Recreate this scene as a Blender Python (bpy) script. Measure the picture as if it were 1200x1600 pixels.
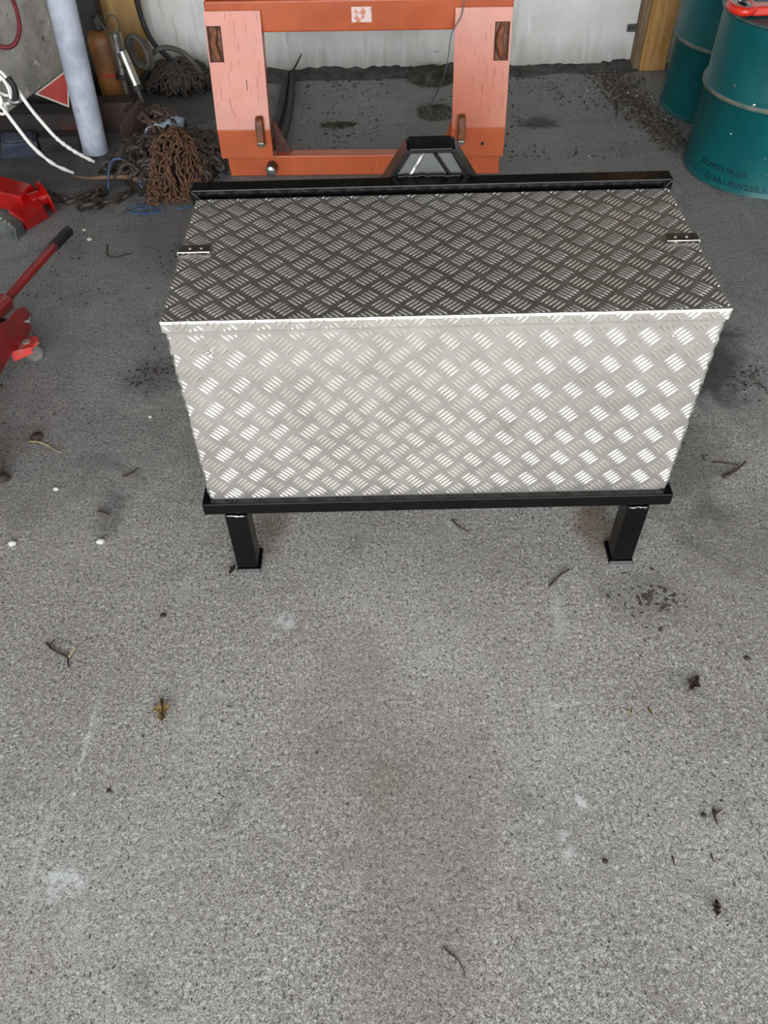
import bpy, bmesh, math, random
from mathutils import Vector, Matrix, noise, Quaternion

for o in list(bpy.data.objects):
    bpy.data.objects.remove(o, do_unlink=True)
SC = bpy.context.scene
COL = SC.collection
random.seed(7)
PI = math.pi

# ------------------------------------------------------------------ camera
def make_camera(height=1.496, pitch=0.8393, roll=-0.02955, yaw=-0.010055, f_px=1249.85):
    fw = Vector((math.sin(yaw) * math.cos(pitch), math.cos(yaw) * math.cos(pitch), -math.sin(pitch)))
    rt = Vector((math.cos(yaw), -math.sin(yaw), 0))
    up = rt.cross(fw)
    r = rt * math.cos(roll) + up * math.sin(roll)
    u = -rt * math.sin(roll) + up * math.cos(roll)
    cd = bpy.data.cameras.new('camera')
    cd.sensor_fit = 'VERTICAL'
    cd.sensor_height = 36.0
    cd.lens = 36.0 * f_px / 1600.0
    cd.clip_start = 0.02
    cam = bpy.data.objects.new('camera', cd)
    m = Matrix((r, u, -fw)).transposed().to_4x4()
    m.translation = Vector((0, 0, height))
    cam.matrix_world = m
    COL.objects.link(cam)
    SC.camera = cam
make_camera()

# ------------------------------------------------------------------ sky, light, exposure
SKY = 7.9
world = bpy.data.worlds.new('overcast_sky')
SC.world = world
world.use_nodes = True
bg = world.node_tree.nodes['Background']
bg.inputs['Color'].default_value = (0.945, 0.965, 1.0, 1)
bg.inputs['Strength'].default_value = SKY

# the open shed front lets the daylight in: a portal guides the sky samples through it
DOOR_Y, DOOR_X0, DOOR_X1, DOOR_Z = -3.4, -3.0, 2.9, 4.4
pl = bpy.data.lights.new('doorway_portal', 'AREA')
pl.shape = 'RECTANGLE'
pl.size = DOOR_X1 - DOOR_X0
pl.size_y = DOOR_Z
pl.cycles.is_portal = True
plo = bpy.data.objects.new('doorway_portal', pl)
plo.location = ((DOOR_X0 + DOOR_X1) / 2, DOOR_Y, DOOR_Z / 2)
plo.rotation_euler = (PI / 2, 0, 0)      # local -Z looks into the shed (+Y)
COL.objects.link(plo)

vs = SC.view_settings
vs.view_transform = 'Standard'
vs.look = 'None'
vs.gamma = 1.0
vs.use_curve_mapping = False
vs.exposure = 0.0
SC.cycles.use_denoising = True
SC.cycles.max_bounces = 8
SC.cycles.diffuse_bounces = 4
SC.cycles.sample_clamp_indirect = 8.0

# ------------------------------------------------------------------ materials
def lin(c):
    return tuple(((x / 255) / 12.92 if x / 255 <= 0.04045 else ((x / 255 + 0.055) / 1.055) ** 2.4) for x in c) + (1,)

class NT:
    def __init__(self, name):
        self.m = bpy.data.materials.new(name)
        self.m.use_nodes = True
        self.t = self.m.node_tree
        self.b = self.t.nodes['Principled BSDF']
    def n(self, typ, **k):
        nd = self.t.nodes.new(typ)
        for a, v in k.items():
            setattr(nd, a, v)
        return nd
    def l(self, a, b):
        self.t.links.new(a, b)
    def pos(self, world=False, scale=(1, 1, 1), rot=0.0):
        if world:
            s = self.n('ShaderNodeNewGeometry').outputs['Position']
        else:
            s = self.n('ShaderNodeTexCoord').outputs['Object']
        mp = self.n('ShaderNodeMapping')
        mp.inputs['Scale'].default_value = scale
        mp.inputs['Rotation'].default_value = (0, 0, rot)
        self.l(s, mp.inputs['Vector'])
        return mp.outputs['Vector']
    def noise(self, vec, scale, detail=4, rough=0.55, dist=0.0):
        nd = self.n('ShaderNodeTexNoise')
        nd.inputs['Scale'].default_value = scale
        nd.inputs['Detail'].default_value = detail
        nd.inputs['Roughness'].default_value = rough
        nd.inputs['Distortion'].default_value = dist
        self.l(vec, nd.inputs['Vector'])
        return nd.outputs['Fac']
    def ramp(self, fac, lo, hi, a=0.0, b=1.0):
        nd = self.n('ShaderNodeMapRange')
        nd.interpolation_type = 'SMOOTHSTEP'
        for k, v in zip(('From Min', 'From Max', 'To Min', 'To Max'), (lo, hi, a, b)):
            nd.inputs[k].default_value = v
        self.l(fac, nd.inputs['Value'])
        return nd.outputs['Result']
    def math(self, op, a, b):
        nd = self.n('ShaderNodeMath', operation=op)
        for i, v in enumerate((a, b)):
            if isinstance(v, (int, float)):
                nd.inputs[i].default_value = v
            else:
                self.l(v, nd.inputs[i])
        return nd.outputs[0]
    def mix(self, fac, a, b, blend='MIX'):
        nd = self.n('ShaderNodeMix', data_type='RGBA', blend_type=blend)
        for key, v in ((0, fac), (6, a), (7, b)):
            if hasattr(v, 'is_output'):
                self.l(v, nd.inputs[key])
            else:
                nd.inputs[key].default_value = v
        return nd.outputs[2]
    def bump(self, height, strength, dist):
        nd = self.n('ShaderNodeBump')
        nd.inputs['Strength'].default_value = strength
        nd.inputs['Distance'].default_value = dist
        self.l(height, nd.inputs['Height'])
        self.l(nd.outputs[0], self.b.inputs['Normal'])
    def set(self, col=None, rough=None, metal=None, spec=None):
        for key, v in (('Base Color', col), ('Roughness', rough), ('Metallic', metal), ('Specular IOR Level', spec)):
            if v is None:
                continue
            if hasattr(v, 'is_output'):
                self.l(v, self.b.inputs[key])
            else:
                self.b.inputs[key].default_value = v
        return self.m

def mat(name, c1, c2=None, scale=10, lohi=(0.35, 0.65), rough=0.6, rough2=None, metal=0.0, spec=0.5,
        bump=0.0, bscale=80, bdist=0.002, layers=(), stretch=(1, 1, 1), coat=0.0):
    t = NT(name)
    v = t.pos(scale=stretch)
    col = lin(c1)
    f = None
    if c2:
        f = t.ramp(t.noise(v, scale, 5), *lohi)
        col = t.mix(f, lin(c1), lin(c2))
    r = rough
    for (lc, ls, lo, hi, st) in layers:
        lf = t.ramp(t.noise(t.pos(scale=st), ls, 6, 0.6, 0.3), lo, hi)
        col = t.mix(lf, col, lin(lc))
    if rough2 is not None:
        r = t.ramp(t.noise(v, scale * 2.3, 4), 0.3, 0.7, rough, rough2)
    if bump:
        t.bump(t.noise(v, bscale, 6, 0.65), bump, bdist)
    m = t.set(col, r, metal, spec)
    if coat:
        t.b.inputs['Coat Weight'].default_value = coat
        t.b.inputs['Coat Roughness'].default_value = 0.25
    return m

def floor_material():
    t = NT('concrete_floor')
    p = t.pos(world=True)
    pst = t.pos(world=True, scale=(5.0, 0.7, 1))
    base = t.mix(t.ramp(t.noise(p, 1.6, 6, 0.6), 0.35, 0.68), lin((150, 146, 140)), lin((172, 169, 164)))
    # grain of the worn surface: pits and proud pale sand
    pw = t.pos(world=True, scale=(1.0, 0.8, 1))
    g1 = t.noise(pw, 150, 5, 0.72, 0.6)
    g2 = t.noise(pw, 380, 3, 0.7, 0.4)
    g0 = t.noise(p, 45, 4, 0.65)
    patch = t.ramp(t.noise(p, 3.2, 4, 0.6), 0.3, 0.6, 0.80, 1.0)
    base = t.mix(t.math('MULTIPLY', t.ramp(g0, 0.50, 0.72, 0, 0.5), patch), base, lin((184, 181, 175)))
    base = t.mix(t.math('MULTIPLY', t.ramp(g1, 0.52, 0.62, 0, 0.95), patch), base, lin((216, 213, 206)))
    base = t.mix(t.math('MULTIPLY', t.ramp(g1, 0.46, 0.36, 0, 0.95), patch), base, lin((58, 55, 53)))
    base = t.mix(t.math('MULTIPLY', t.ramp(g2, 0.54, 0.64, 0, 0.85), patch), base, lin((226, 223, 217)))
    base = t.mix(t.math('MULTIPLY', t.ramp(g2, 0.45, 0.35, 0, 0.85), patch), base, lin((46, 44, 42)))
    # drag marks running front to back, pale scuffs
    s = t.math('MULTIPLY', t.ramp(t.noise(pst, 4.5, 5, 0.6), 0.55, 0.72), t.ramp(t.noise(p, 1.1, 3), 0.45, 0.65))
    base = t.mix(t.math('MULTIPLY', s, 0.60), base, lin((205, 205, 202)))
    base = t.mix(t.ramp(t.noise(p, 5.5, 5, 0.65, 0.4), 0.54, 0.70, 0, 0.35), base, lin((96, 93, 90)))
    base = t.mix(t.ramp(t.noise(p, 4.2, 5, 0.65, 0.4), 0.57, 0.72, 0, 0.35), base, lin((196, 195, 191)))
    # brownish worn patches
    b = t.ramp(t.noise(p, 0.85, 4, 0.5, 0.4), 0.55, 0.72, 0, 0.40)
    base = t.mix(b, base, lin((128, 114, 101)))
    # soot and oil ground into the inner half of the shed, with a ragged front
    sep = t.n('ShaderNodeSeparateXYZ')
    t.l(p, sep.inputs[0])
    yy = t.math('ADD', sep.outputs['Y'], t.math('MULTIPLY', t.noise(p, 1.3, 5, 0.6), 2.2))
    grime = t.ramp(yy, 2.35, 3.55, 0, 0.42)
    base = t.mix(grime, base, lin((90, 96, 101)))
    st = t.ramp(t.noise(p, 2.4, 6, 0.62, 0.6), 0.58, 0.74, 0, 0.75)
    st = t.math('MULTIPLY', st, t.ramp(yy, 1.5, 2.8, 0.15, 1.0))
    base = t.mix(st, base, lin((42, 41, 41)))
    sp = t.math('MULTIPLY', t.ramp(t.noise(p, 52, 5, 0.72, 0.5), 0.63, 0.69), t.ramp(t.noise(p, 3.0, 3), 0.42, 0.62))
    base = t.mix(t.math('MULTIPLY', sp, 0.8), base, lin((48, 45, 42)))
    # individual patches: stains, plus painted shade by the legs, front centre and chain corner
    wob = t.math('MULTIPLY', t.math('SUBTRACT', t.noise(p, 9, 6, 0.65, 0.5), 0.5), 1.9)
    for (cx, cy, rx, ry, amt, c) in ((0.93, 1.95, 0.17, 0.24, 0.80, (44, 43, 42)), (0.76, 1.50, 0.14, 0.22, 0.55, (66, 64, 60)),
                                     (-0.84, 1.56, 0.42, 0.26, 0.30, (80, 80, 79)), (-0.70, 1.92, 0.10, 0.10, 0.40, (60, 59, 57)),
                                     (0.70, 3.63, 0.10, 0.06, 0.75, (34, 34, 33)), (0.95, 1.22, 0.30, 0.20, 0.30, (96, 92, 82)),
                                     (0.58, 1.06, 0.13, 0.09, 0.28, (92, 88, 80)), (-1.25, 3.40, 0.62, 0.42, 0.62, (46, 46, 47)), (-0.95, 3.95, 0.42, 0.34, 0.60, (48, 48, 48)), (-0.72, 2.75, 0.30, 0.26, 0.35, (70, 70, 71)), (-0.29, 1.33, 0.05, 0.13, 0.45, (110, 84, 58)),  # chain-corner patches mix dirt and painted occlusion; last paints left leg's shade
                                     (0.500, 1.29, 0.045, 0.12, 0.50, (110, 84, 54)), (0.05, 0.50, 0.16, 0.34, 0.34, (122, 106, 94)),  # painted right-leg shade, then brown wear with the photographer's shadow painted in
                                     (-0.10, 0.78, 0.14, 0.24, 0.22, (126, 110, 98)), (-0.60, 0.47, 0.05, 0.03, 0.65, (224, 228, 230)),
                                     (-0.24, 1.02, 0.03, 0.025, 0.6, (214, 216, 216)), (0.31, 0.52, 0.016, 0.05, 0.6, (222, 222, 222)),
                                     (0.35, 0.60, 0.012, 0.02, 0.7, (228, 230, 232)), (-0.62, 0.72, 0.006, 0.10, 0.7, (224, 226, 226)),
                                     (0.34, 0.80, 0.05, 0.006, 0.6, (222, 222, 220))):
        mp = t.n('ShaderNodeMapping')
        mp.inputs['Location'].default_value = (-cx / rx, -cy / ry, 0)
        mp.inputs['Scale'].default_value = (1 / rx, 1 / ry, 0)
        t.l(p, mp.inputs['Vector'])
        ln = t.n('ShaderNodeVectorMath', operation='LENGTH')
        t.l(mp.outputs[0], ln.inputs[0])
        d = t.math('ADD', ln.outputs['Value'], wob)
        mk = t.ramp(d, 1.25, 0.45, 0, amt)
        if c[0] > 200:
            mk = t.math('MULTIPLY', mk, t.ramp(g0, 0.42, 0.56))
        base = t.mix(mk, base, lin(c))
    h = t.math('ADD', t.math('MULTIPLY', g1, 1.0), t.math('MULTIPLY', g2, 0.5))
    h = t.math('ADD', h, t.math('MULTIPLY', t.noise(p, 28, 4, 0.6), 1.2))
    t.bump(h, 1.0, 0.0065)
    r = t.ramp(t.noise(p, 6, 4), 0.3, 0.7, 0.62, 0.85)
    return t.set(base, r, 0.0, 0.35)

def wall_material():
    t = NT('concrete_wall')
    p = t.pos(world=True)
    pv = t.pos(world=True, scale=(7, 1, 0.7))
    base = t.mix(t.ramp(t.noise(p, 2.2, 6, 0.6), 0.35, 0.65), lin((214, 213, 208)), lin((234, 234, 231)))
    base = t.mix(t.ramp(t.noise(pv, 3.2, 5, 0.6), 0.58, 0.74, 0, 0.55), base, lin((150, 148, 138)))
    base = t.mix(t.ramp(t.noise(pv, 5.2, 3, 0.5, 0.3), 0.66, 0.70, 0, 0.9), base, lin((240, 241, 240)))
    base = t.mix(t.ramp(t.noise(p, 16, 5, 0.7), 0.66, 0.74, 0, 0.8), base, lin((74, 72, 66)))
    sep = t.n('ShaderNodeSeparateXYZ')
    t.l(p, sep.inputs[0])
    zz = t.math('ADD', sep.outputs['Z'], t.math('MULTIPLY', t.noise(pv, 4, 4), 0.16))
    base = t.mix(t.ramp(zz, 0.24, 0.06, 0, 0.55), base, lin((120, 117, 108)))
    t.bump(t.noise(p, 60, 6, 0.7), 0.4, 0.004)
    return t.set(base, 0.85, 0.0, 0.3)

def alu_material(name, c1, c2, r1, r2):
    t = NT(name)
    p = t.pos(world=True)
    f = t.ramp(t.noise(p, 9, 5, 0.6), 0.35, 0.7)
    col = t.mix(f, lin(c1), lin(c2))
    col = t.mix(t.ramp(t.noise(p, 120, 3, 0.6), 0.62, 0.75, 0, 0.3), col, lin((245, 245, 242)))
    rr = t.ramp(t.noise(p, 22, 5, 0.6), 0.3, 0.7, r1, r2)
    t.bump(t.noise(p, 420, 3, 0.6), 0.18, 0.0006)
    return t.set(col, rr, 1.0, 0.5)

M = {}
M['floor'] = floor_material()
M['wall'] = wall_material()
M['ceiling'] = mat('dark_roof_boards', (62, 52, 44), (44, 38, 33), 3, rough=0.9)
M['yard'] = mat('yard_gravel', (150, 148, 142), (118, 116, 110), 4, rough=0.95)
M['alu'] = alu_material('aluminium_sheet', (213, 210, 204), (204, 201, 195), 0.42, 0.48)
M['alu_bar'] = alu_material('aluminium_tread', (220, 216, 208), (208, 204, 197), 0.42, 0.48)
M['alu_edge'] = alu_material('aluminium_edge', (225, 224, 220), (205, 204, 200), 0.35, 0.5)
M['stainless'] = mat('stainless_clip', (205, 203, 198), (188, 184, 176), 30, rough=0.2, metal=1.0)
M['black'] = mat('black_gloss_paint', (7, 7, 8), (4, 4, 5), 12, rough=0.20, rough2=0.28, spec=0.30, bump=0.08, bscale=120, bdist=0.001,
                 layers=[((24, 24, 24), 40, 0.72, 0.80, (1, 1, 1))])
M['grey_steel'] = mat('dark_grey_primer', (62, 64, 64), (48, 50, 50), 14, rough=0.45, bump=0.1, bscale=90)
M['weld'] = mat('weld_bead', (196, 196, 192), (120, 120, 120), 60, rough=0.35, metal=0.9, bump=0.6, bscale=200)
M['orange'] = mat('orange_paint', (190, 92, 48), (174, 82, 44), 6, rough=0.34, rough2=0.5, bump=0.05, bscale=60, coat=0.25,
                  layers=[((214, 128, 98), 30, 0.72, 0.77, (1, 1, 0.15)), ((104, 44, 26), 46, 0.70, 0.75, (1, 1, 0.2))])
M['orange_plate'] = mat('orange_paint_dusty', (194, 96, 54), (182, 88, 50), 5, rough=0.34, rough2=0.42, bump=0.05, bscale=60, coat=0.6,
                        layers=[((142, 70, 54), 26, 0.62, 0.72, (2.5, 1, 0.25)), ((84, 56, 46), 60, 0.68, 0.72, (3, 1, 0.2)), ((60, 44, 40), 16, 0.745, 0.76, (5, 1, 0.5))])
M['rust'] = mat('rust_brown', (92, 54, 36), (58, 38, 30), 30, rough=0.7, rough2=0.45, bump=0.5, bscale=120)
M['rust_chain'] = mat('rusty_chain_fine', (104, 74, 52), (68, 48, 36), 18, rough=0.75, bump=0.4, bscale=160)
M['rust_light'] = mat('rust_orange_brown', (142, 84, 52), (92, 54, 36), 40, rough=0.55, bump=0.4, bscale=120)
M['scratch'] = mat('scratched_paint', (120, 66, 52), (70, 46, 40), 30, rough=0.7)
M['brown_chain'] = mat('reddish_chain', (78, 56, 46), (52, 40, 36), 14, rough=0.55, bump=0.3, bscale=120)
M['dark_chain'] = mat('oiled_chain', (62, 52, 46), (38, 33, 31), 14, rough=0.55, bump=0.3, bscale=120)
M['grey_chain'] = mat('grimy_grey_chain', (64, 58, 52), (40, 36, 34), 14, rough=0.65, bump=0.3, bscale=120)
M['drum'] = mat('green_drum_paint', (8, 90, 92), (6, 80, 84), 4, rough=0.34, rough2=0.46, bump=0.03, bscale=30, spec=0.3,
                layers=[((96, 104, 92), 60, 0.735, 0.775, (1, 1, 1)), ((52, 84, 76), 5, 0.60, 0.85, (1, 1, 0.4))])
M['drum_dust'] = mat('dusty_drum_rib', (120, 116, 102), (84, 104, 98), 20, rough=0.75)
M['drum_rim'] = mat('worn_drum_rim', (92, 104, 98), (38, 84, 84), 24, rough=0.4, metal=0.3)
M['ink'] = mat('stencil_ink', (10, 34, 40), rough=0.6)
M['white_paint'] = mat('white_chip', (222, 224, 222), rough=0.5)
M['pipe'] = mat('grey_plastic_pipe', (186, 192, 204), (158, 166, 180), 14, rough=0.5, rough2=0.65, bump=0.1, bscale=40,
                layers=[((130, 136, 148), 26, 0.58, 0.75, (1, 1, 0.4))])
M['wood'] = mat('raw_timber', (200, 156, 96), (176, 130, 76), 9, rough=0.75, bump=0.25, bscale=60, stretch=(8, 8, 0.6),
                layers=[((112, 82, 50), 22, 0.66, 0.74, (6, 6, 0.4))])
M['wood_grey'] = mat('grey_timber', (148, 128, 100), (116, 98, 74), 9, rough=0.85, stretch=(8, 8, 0.6))
M['ply'] = mat('plywood_board', (186, 150, 94), (150, 118, 72), 4, rough=0.7, stretch=(3, 3, 0.5),
               layers=[((96, 84, 62), 3, 0.56, 0.75, (1, 1, 1))])
M['amber'] = mat('amber_painted_bottle', (128, 84, 42), (96, 62, 32), 9, rough=0.5)
M['chrome'] = mat('chromed_rod', (206, 204, 194), (184, 182, 172), 20, rough=0.26, rough2=0.36, metal=1.0)
M['rubber'] = mat('black_rubber', (34, 34, 34), (24, 24, 24), 20, rough=0.6)
M['hose_grey'] = mat('grey_hose', (86, 82, 74), (66, 62, 56), 20, rough=0.6)
M['steel_dark'] = mat('dark_brown_steel', (62, 42, 36), (42, 32, 30), 10, rough=0.7, bump=0.2, bscale=60)
M['beam_dark'] = mat('grimy_timber_beam', (50, 44, 42), (34, 32, 33), 8, rough=0.8, layers=[((74, 36, 30), 5, 0.58, 0.7, (1, 1, 1))])
M['slate'] = mat('slate_blue_metal', (62, 70, 88), (46, 54, 70), 10, rough=0.5)
M['panel'] = mat('weathered_grey_panel', (186, 182, 173), (150, 147, 139), 9, rough=0.8, bump=0.4, bscale=50,
                 layers=[((216, 212, 202), 26, 0.58, 0.68, (1, 1, 1)), ((70, 64, 58), 16, 0.62, 0.72, (1, 1, 1)), ((96, 54, 34), 4, 0.63, 0.72, (1, 1, 1))])
M['sign_red'] = mat('faded_red_sign', (168, 46, 34), (150, 40, 32), 14, rough=0.6)
M['sign_white'] = mat('sign_border', (196, 188, 172), rough=0.6)
M['red'] = mat('glossy_red_paint', (166, 12, 9), (146, 9, 8), 8, rough=0.22, coat=0.5)
M['red_dark'] = mat('deep_red_paint', (150, 16, 16), (122, 12, 14), 8, rough=0.32, coat=0.3, layers=[((96, 70, 66), 40, 0.70, 0.76, (1, 1, 1))])
M['red_worn'] = mat('worn_red_paint', (206, 62, 56), (176, 120, 112), 30, lohi=(0.5, 0.7), rough=0.5)
M['red_lever'] = mat('bright_red_enamel', (226, 50, 34), (206, 40, 30), 10, rough=0.3, coat=0.3, layers=[((120, 112, 96), 30, 0.64, 0.70, (1, 1, 1))])
M['steel'] = mat('bare_steel', (168, 172, 172), (128, 134, 136), 18, rough=0.3, metal=0.9)
M['wheel'] = mat('cast_wheel', (160, 158, 152), (112, 110, 104), 18, rough=0.45, metal=0.5)
M['rope_white'] = mat('white_cord', (252, 251, 247), (238, 236, 228), 60, rough=0.8, bump=0.4, bscale=200)
M['rope_red'] = mat('dark_red_braided_hose', (122, 30, 34), (84, 22, 28), 70, rough=0.6)
M['twine'] = mat('blue_baler_twine', (72, 104, 142), (46, 72, 106), 40, rough=0.6)
M['wire_grey'] = mat('blue_grey_wire', (96, 108, 116), rough=0.5)
M['rag'] = mat('pale_blue_grey_rag', (150, 160, 170), (116, 126, 138), 14, rough=0.8)
M['stick'] = mat('dry_stick', (132, 102, 76), (106, 82, 62), 12, rough=0.85)
M['dirt'] = mat('dark_earth', (92, 89, 85), (62, 60, 58), 14, rough=0.95, bump=1.0, bscale=70, bdist=0.01)
M['dirt_brown'] = mat('rusty_earth', (52, 42, 36), (34, 30, 28), 14, rough=0.95, bump=1.0, bscale=70, bdist=0.01)
M['moss'] = mat('dry_moss', (72, 70, 42), (44, 46, 32), 20, rough=0.95)
M['leaf_ochre'] = mat('dry_ochre_leaf', (140, 118, 72), (76, 62, 36), 60, rough=0.6)
M['leaf_dark'] = mat('wet_brown_leaf', (58, 40, 28), (38, 28, 22), 60, rough=0.6)
M['twig'] = mat('brown_twig', (66, 52, 42), (44, 36, 30), 40, rough=0.85)
M['straw'] = mat('pale_straw', (188, 172, 124), (150, 134, 92), 40, rough=0.75)
M['chip_dark'] = mat('dark_crumbs', (46, 42, 40), (70, 64, 58), 40, rough=0.9)
M['chip_wood'] = mat('wood_chips', (112, 104, 94), (58, 54, 50), 60, lohi=(0.42, 0.62), rough=0.9)
M['chip_white'] = mat('pale_stone', (206, 204, 196), (180, 178, 170), 40, rough=0.8)

# ------------------------------------------------------------------ object helpers
ORG = {}
def tag(o, label=None, cat=None, group=None, kind=None):
    for k, v in (('label', label), ('category', cat), ('group', group), ('kind', kind)):
        if v:
            o[k] = v
    return o

def empty(name, loc, label, cat, group=None, rz=0.0):
    o = bpy.data.objects.new(name, None)
    o.empty_display_size = 0.05
    o.location = loc
    o.rotation_euler = (0, 0, rz)
    COL.objects.link(o)
    ORG[o.name] = Vector(loc) if rz == 0.0 else Vector((0, 0, 0))
    return tag(o, label, cat, group)

def catmull(pts, n=8):
    pts = [Vector(p) for p in pts]
    P = [pts[0] * 2 - pts[1]] + pts + [pts[-1] * 2 - pts[-2]]
    out = []
    for i in range(1, len(P) - 2):
        a, b, c, d = P[i - 1:i + 3]
        for k in range(n):
            t = k / n
            out.append(0.5 * ((2 * b) + (c - a) * t + (2 * a - 5 * b + 4 * c - d) * t * t + (3 * b - a - 3 * c + d) * t ** 3))
    out.append(P[-2])
    return out

class MB:
    def __init__(self):
        self.v, self.f = [], []
    def add(self, vs, fs):
        k = len(self.v)
        self.v += [Vector(p) for p in vs]
        self.f += [tuple(i + k for i in q) for q in fs]
        return self
    def box(self, lo, hi, rot=None, piv=None):
        (x0, y0, z0), (x1, y1, z1) = lo, hi
        vs = [Vector(p) for p in ((x0, y0, z0), (x1, y0, z0), (x1, y1, z0), (x0, y1, z0), (x0, y0, z1), (x1, y0, z1), (x1, y1, z1), (x0, y1, z1))]
        if rot is not None:
            c = Vector(piv) if piv is not None else sum(vs, Vector()) / 8
            vs = [rot @ (p - c) + c for p in vs]
        return self.add(vs, [(0, 3, 2, 1), (4, 5, 6, 7), (0, 1, 5, 4), (1, 2, 6, 5), (2, 3, 7, 6), (3, 0, 4, 7)])
    def hexa(self, b, t):       # bottom quad, top quad (both counter-clockwise seen from above)
        return self.add(list(b) + list(t), [(0, 3, 2, 1), (4, 5, 6, 7), (0, 1, 5, 4), (1, 2, 6, 5), (2, 3, 7, 6), (3, 0, 4, 7)])
    def prism(self, poly, vec):  # planar polygon swept along vec
        n = len(poly)
        poly = [Vector(p) for p in poly]
        vec = Vector(vec)
        nrm = Vector()
        for i in range(n):
            nrm += (poly[i] - poly[0]).cross(poly[(i + 1) % n] - poly[0])
        if nrm.dot(vec) > 0:
            poly.reverse()
        vs = poly + [p + vec for p in poly]
        fs = [tuple(range(n)), tuple(range(2 * n - 1, n - 1, -1))]
        fs += [((i + 1) % n, i, i + n, (i + 1) % n + n) for i in range(n)]
        return self.add(vs, fs)
    def tube(self, path, r, seg=8, close=False, cap=True):
        path = [Vector(p) for p in path]
        n = len(path)
        rad = r if callable(r) else (lambda t: r)
        up = Vector((0, 0, 1))
        rings = []
        prev = None
        for i, p in enumerate(path):
            if close:
                tg = path[(i + 1) % n] - path[i - 1]
            else:
                tg = path[min(i + 1, n - 1)] - path[max(i - 1, 0)]
            tg.normalize()
            if prev is None:
                a = up if abs(tg.z) < 0.9 else Vector((1, 0, 0))
                s = tg.cross(a).normalized()
            else:
                s = (prev - tg * prev.dot(tg)).normalized()
            prev = s
            u = s.cross(tg)
            rr = rad(i / max(1, n - 1))
            rings.append([p + (s * math.cos(2 * PI * k / seg) + u * math.sin(2 * PI * k / seg)) * rr for k in range(seg)])
        vs = [q for rg in rings for q in rg]
        fs = []
        for i in range(n if close else n - 1):
            j = (i + 1) % n
            for k in range(seg):
                k2 = (k + 1) % seg
                fs.append((i * seg + k, j * seg + k, j * seg + k2, i * seg + k2))
        if cap and not close:
            fs.append(tuple(range(seg)))
            fs.append(tuple((n - 1) * seg + k for k in range(seg - 1, -1, -1)))
        return self.add(vs, fs)
    def lathe(self, prof, c, axis=None, seg=48, close_prof=False):
        # prof: (radius, height) from bottom to top; turned about axis through c
        q = Quaternion() if axis is None else Vector((0, 0, 1)).rotation_difference(Vector(axis).normalized())
        c = Vector(c)
        vs = [c + q @ Vector((r * math.cos(2 * PI * k / seg), r * math.sin(2 * PI * k / seg), h)) for r, h in prof for k in range(seg)]
        fs = []
        for i in range(len(prof) - 1):
            for k in range(seg):
                k2 = (k + 1) % seg
                fs.append((i * seg + k, i * seg + k2, (i + 1) * seg + k2, (i + 1) * seg + k))
        if not close_prof:
            fs.append(tuple(range(seg - 1, -1, -1)))
            m = (len(prof) - 1) * seg
            fs.append(tuple(m + k for k in range(seg)))
        return self.add(vs, fs)
    def xform(self, m):
        self.v = [m @ p for p in self.v]
        return self
    def build(self, name, material, parent=None, smooth=False, bevel=0.0, label=None, cat=None, group=None, kind=None, angle=0.7):
        if parent is not None:
            org = ORG[parent.name]
        else:
            xs = [p.x for p in self.v]; ys = [p.y for p in self.v]
            org = Vector(((min(xs) + max(xs)) / 2, (min(ys) + max(ys)) / 2, min(p.z for p in self.v)))
        me = bpy.data.meshes.new(name)
        me.from_pydata([tuple(p - org) for p in self.v], [], self.f)
        me.update()
        me.materials.append(material)
        if smooth:
            me.polygons.foreach_set('use_smooth', [True] * len(me.polygons))
            if smooth != 'all':
                me.set_sharp_from_angle(angle=angle)
        o = bpy.data.objects.new(name, me)
        COL.objects.link(o)
        ORG[o.name] = org
        if parent is not None:
            o.parent = parent
        else:
            o.location = org
        if bevel:
            b = o.modifiers.new('bevel', 'BEVEL')
            b.width = bevel
            b.segments = 2
            b.limit_method = 'ANGLE'
            b.angle_limit = 0.6
        return tag(o, label, cat, group, kind)

def euler(x=0, y=0, z=0):
    return (Matrix.Rotation(z, 3, 'Z') @ Matrix.Rotation(y, 3, 'Y') @ Matrix.Rotation(x, 3, 'X'))

# ------------------------------------------------------------------ the shed
SX0, SX1, SZ = -3.3, 3.2, 4.7
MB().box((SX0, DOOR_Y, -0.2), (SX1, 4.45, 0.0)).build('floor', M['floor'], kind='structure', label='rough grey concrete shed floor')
MB().box((-14, -18, -0.25), (14, DOOR_Y, -0.02)).build('yard_ground', M['yard'], kind='structure', label='gravel yard outside the open shed front')
wb = MB().box((SX0, 4.30, 0.0), (SX1, 4.45, 1.25)).build('wall_back', M['wall'], kind='structure', label='pale stained concrete back wall')
k = 0
while SX0 + 0.25 * k < SX1:       # unseen dark boarding, added above the concrete to darken the lid's reflection
    x = SX0 + 0.25 * k
    MB().box((x, 4.34 + 0.012 * (k % 2), 1.25), (min(SX1, x + 0.262), 4.37 + 0.012 * (k % 2), SZ)).build('board', M['ceiling'], wb)
    k += 1
MB().box((SX0 - 0.15, DOOR_Y, 0.0), (SX0, 4.45, SZ)).build('wall_left', M['wall'], kind='structure')
MB().box((SX1, DOOR_Y, 0.0), (SX1 + 0.15, 4.45, SZ)).build('wall_right', M['wall'], kind='structure')
wf = MB().box((SX0 - 0.15, DOOR_Y - 0.15, 0), (DOOR_X0, DOOR_Y, SZ)).box((DOOR_X1, DOOR_Y - 0.15, 0), (SX1 + 0.15, DOOR_Y, SZ))
wf.box((DOOR_X0, DOOR_Y - 0.15, DOOR_Z), (DOOR_X1, DOOR_Y, SZ)).build('wall_front', M['wall'], kind='structure')
MB().box((SX0 - 0.15, DOOR_Y - 0.15, SZ), (SX1 + 0.15, 4.45, SZ + 0.1)).build('ceiling', M['ceiling'], kind='structure')

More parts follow.
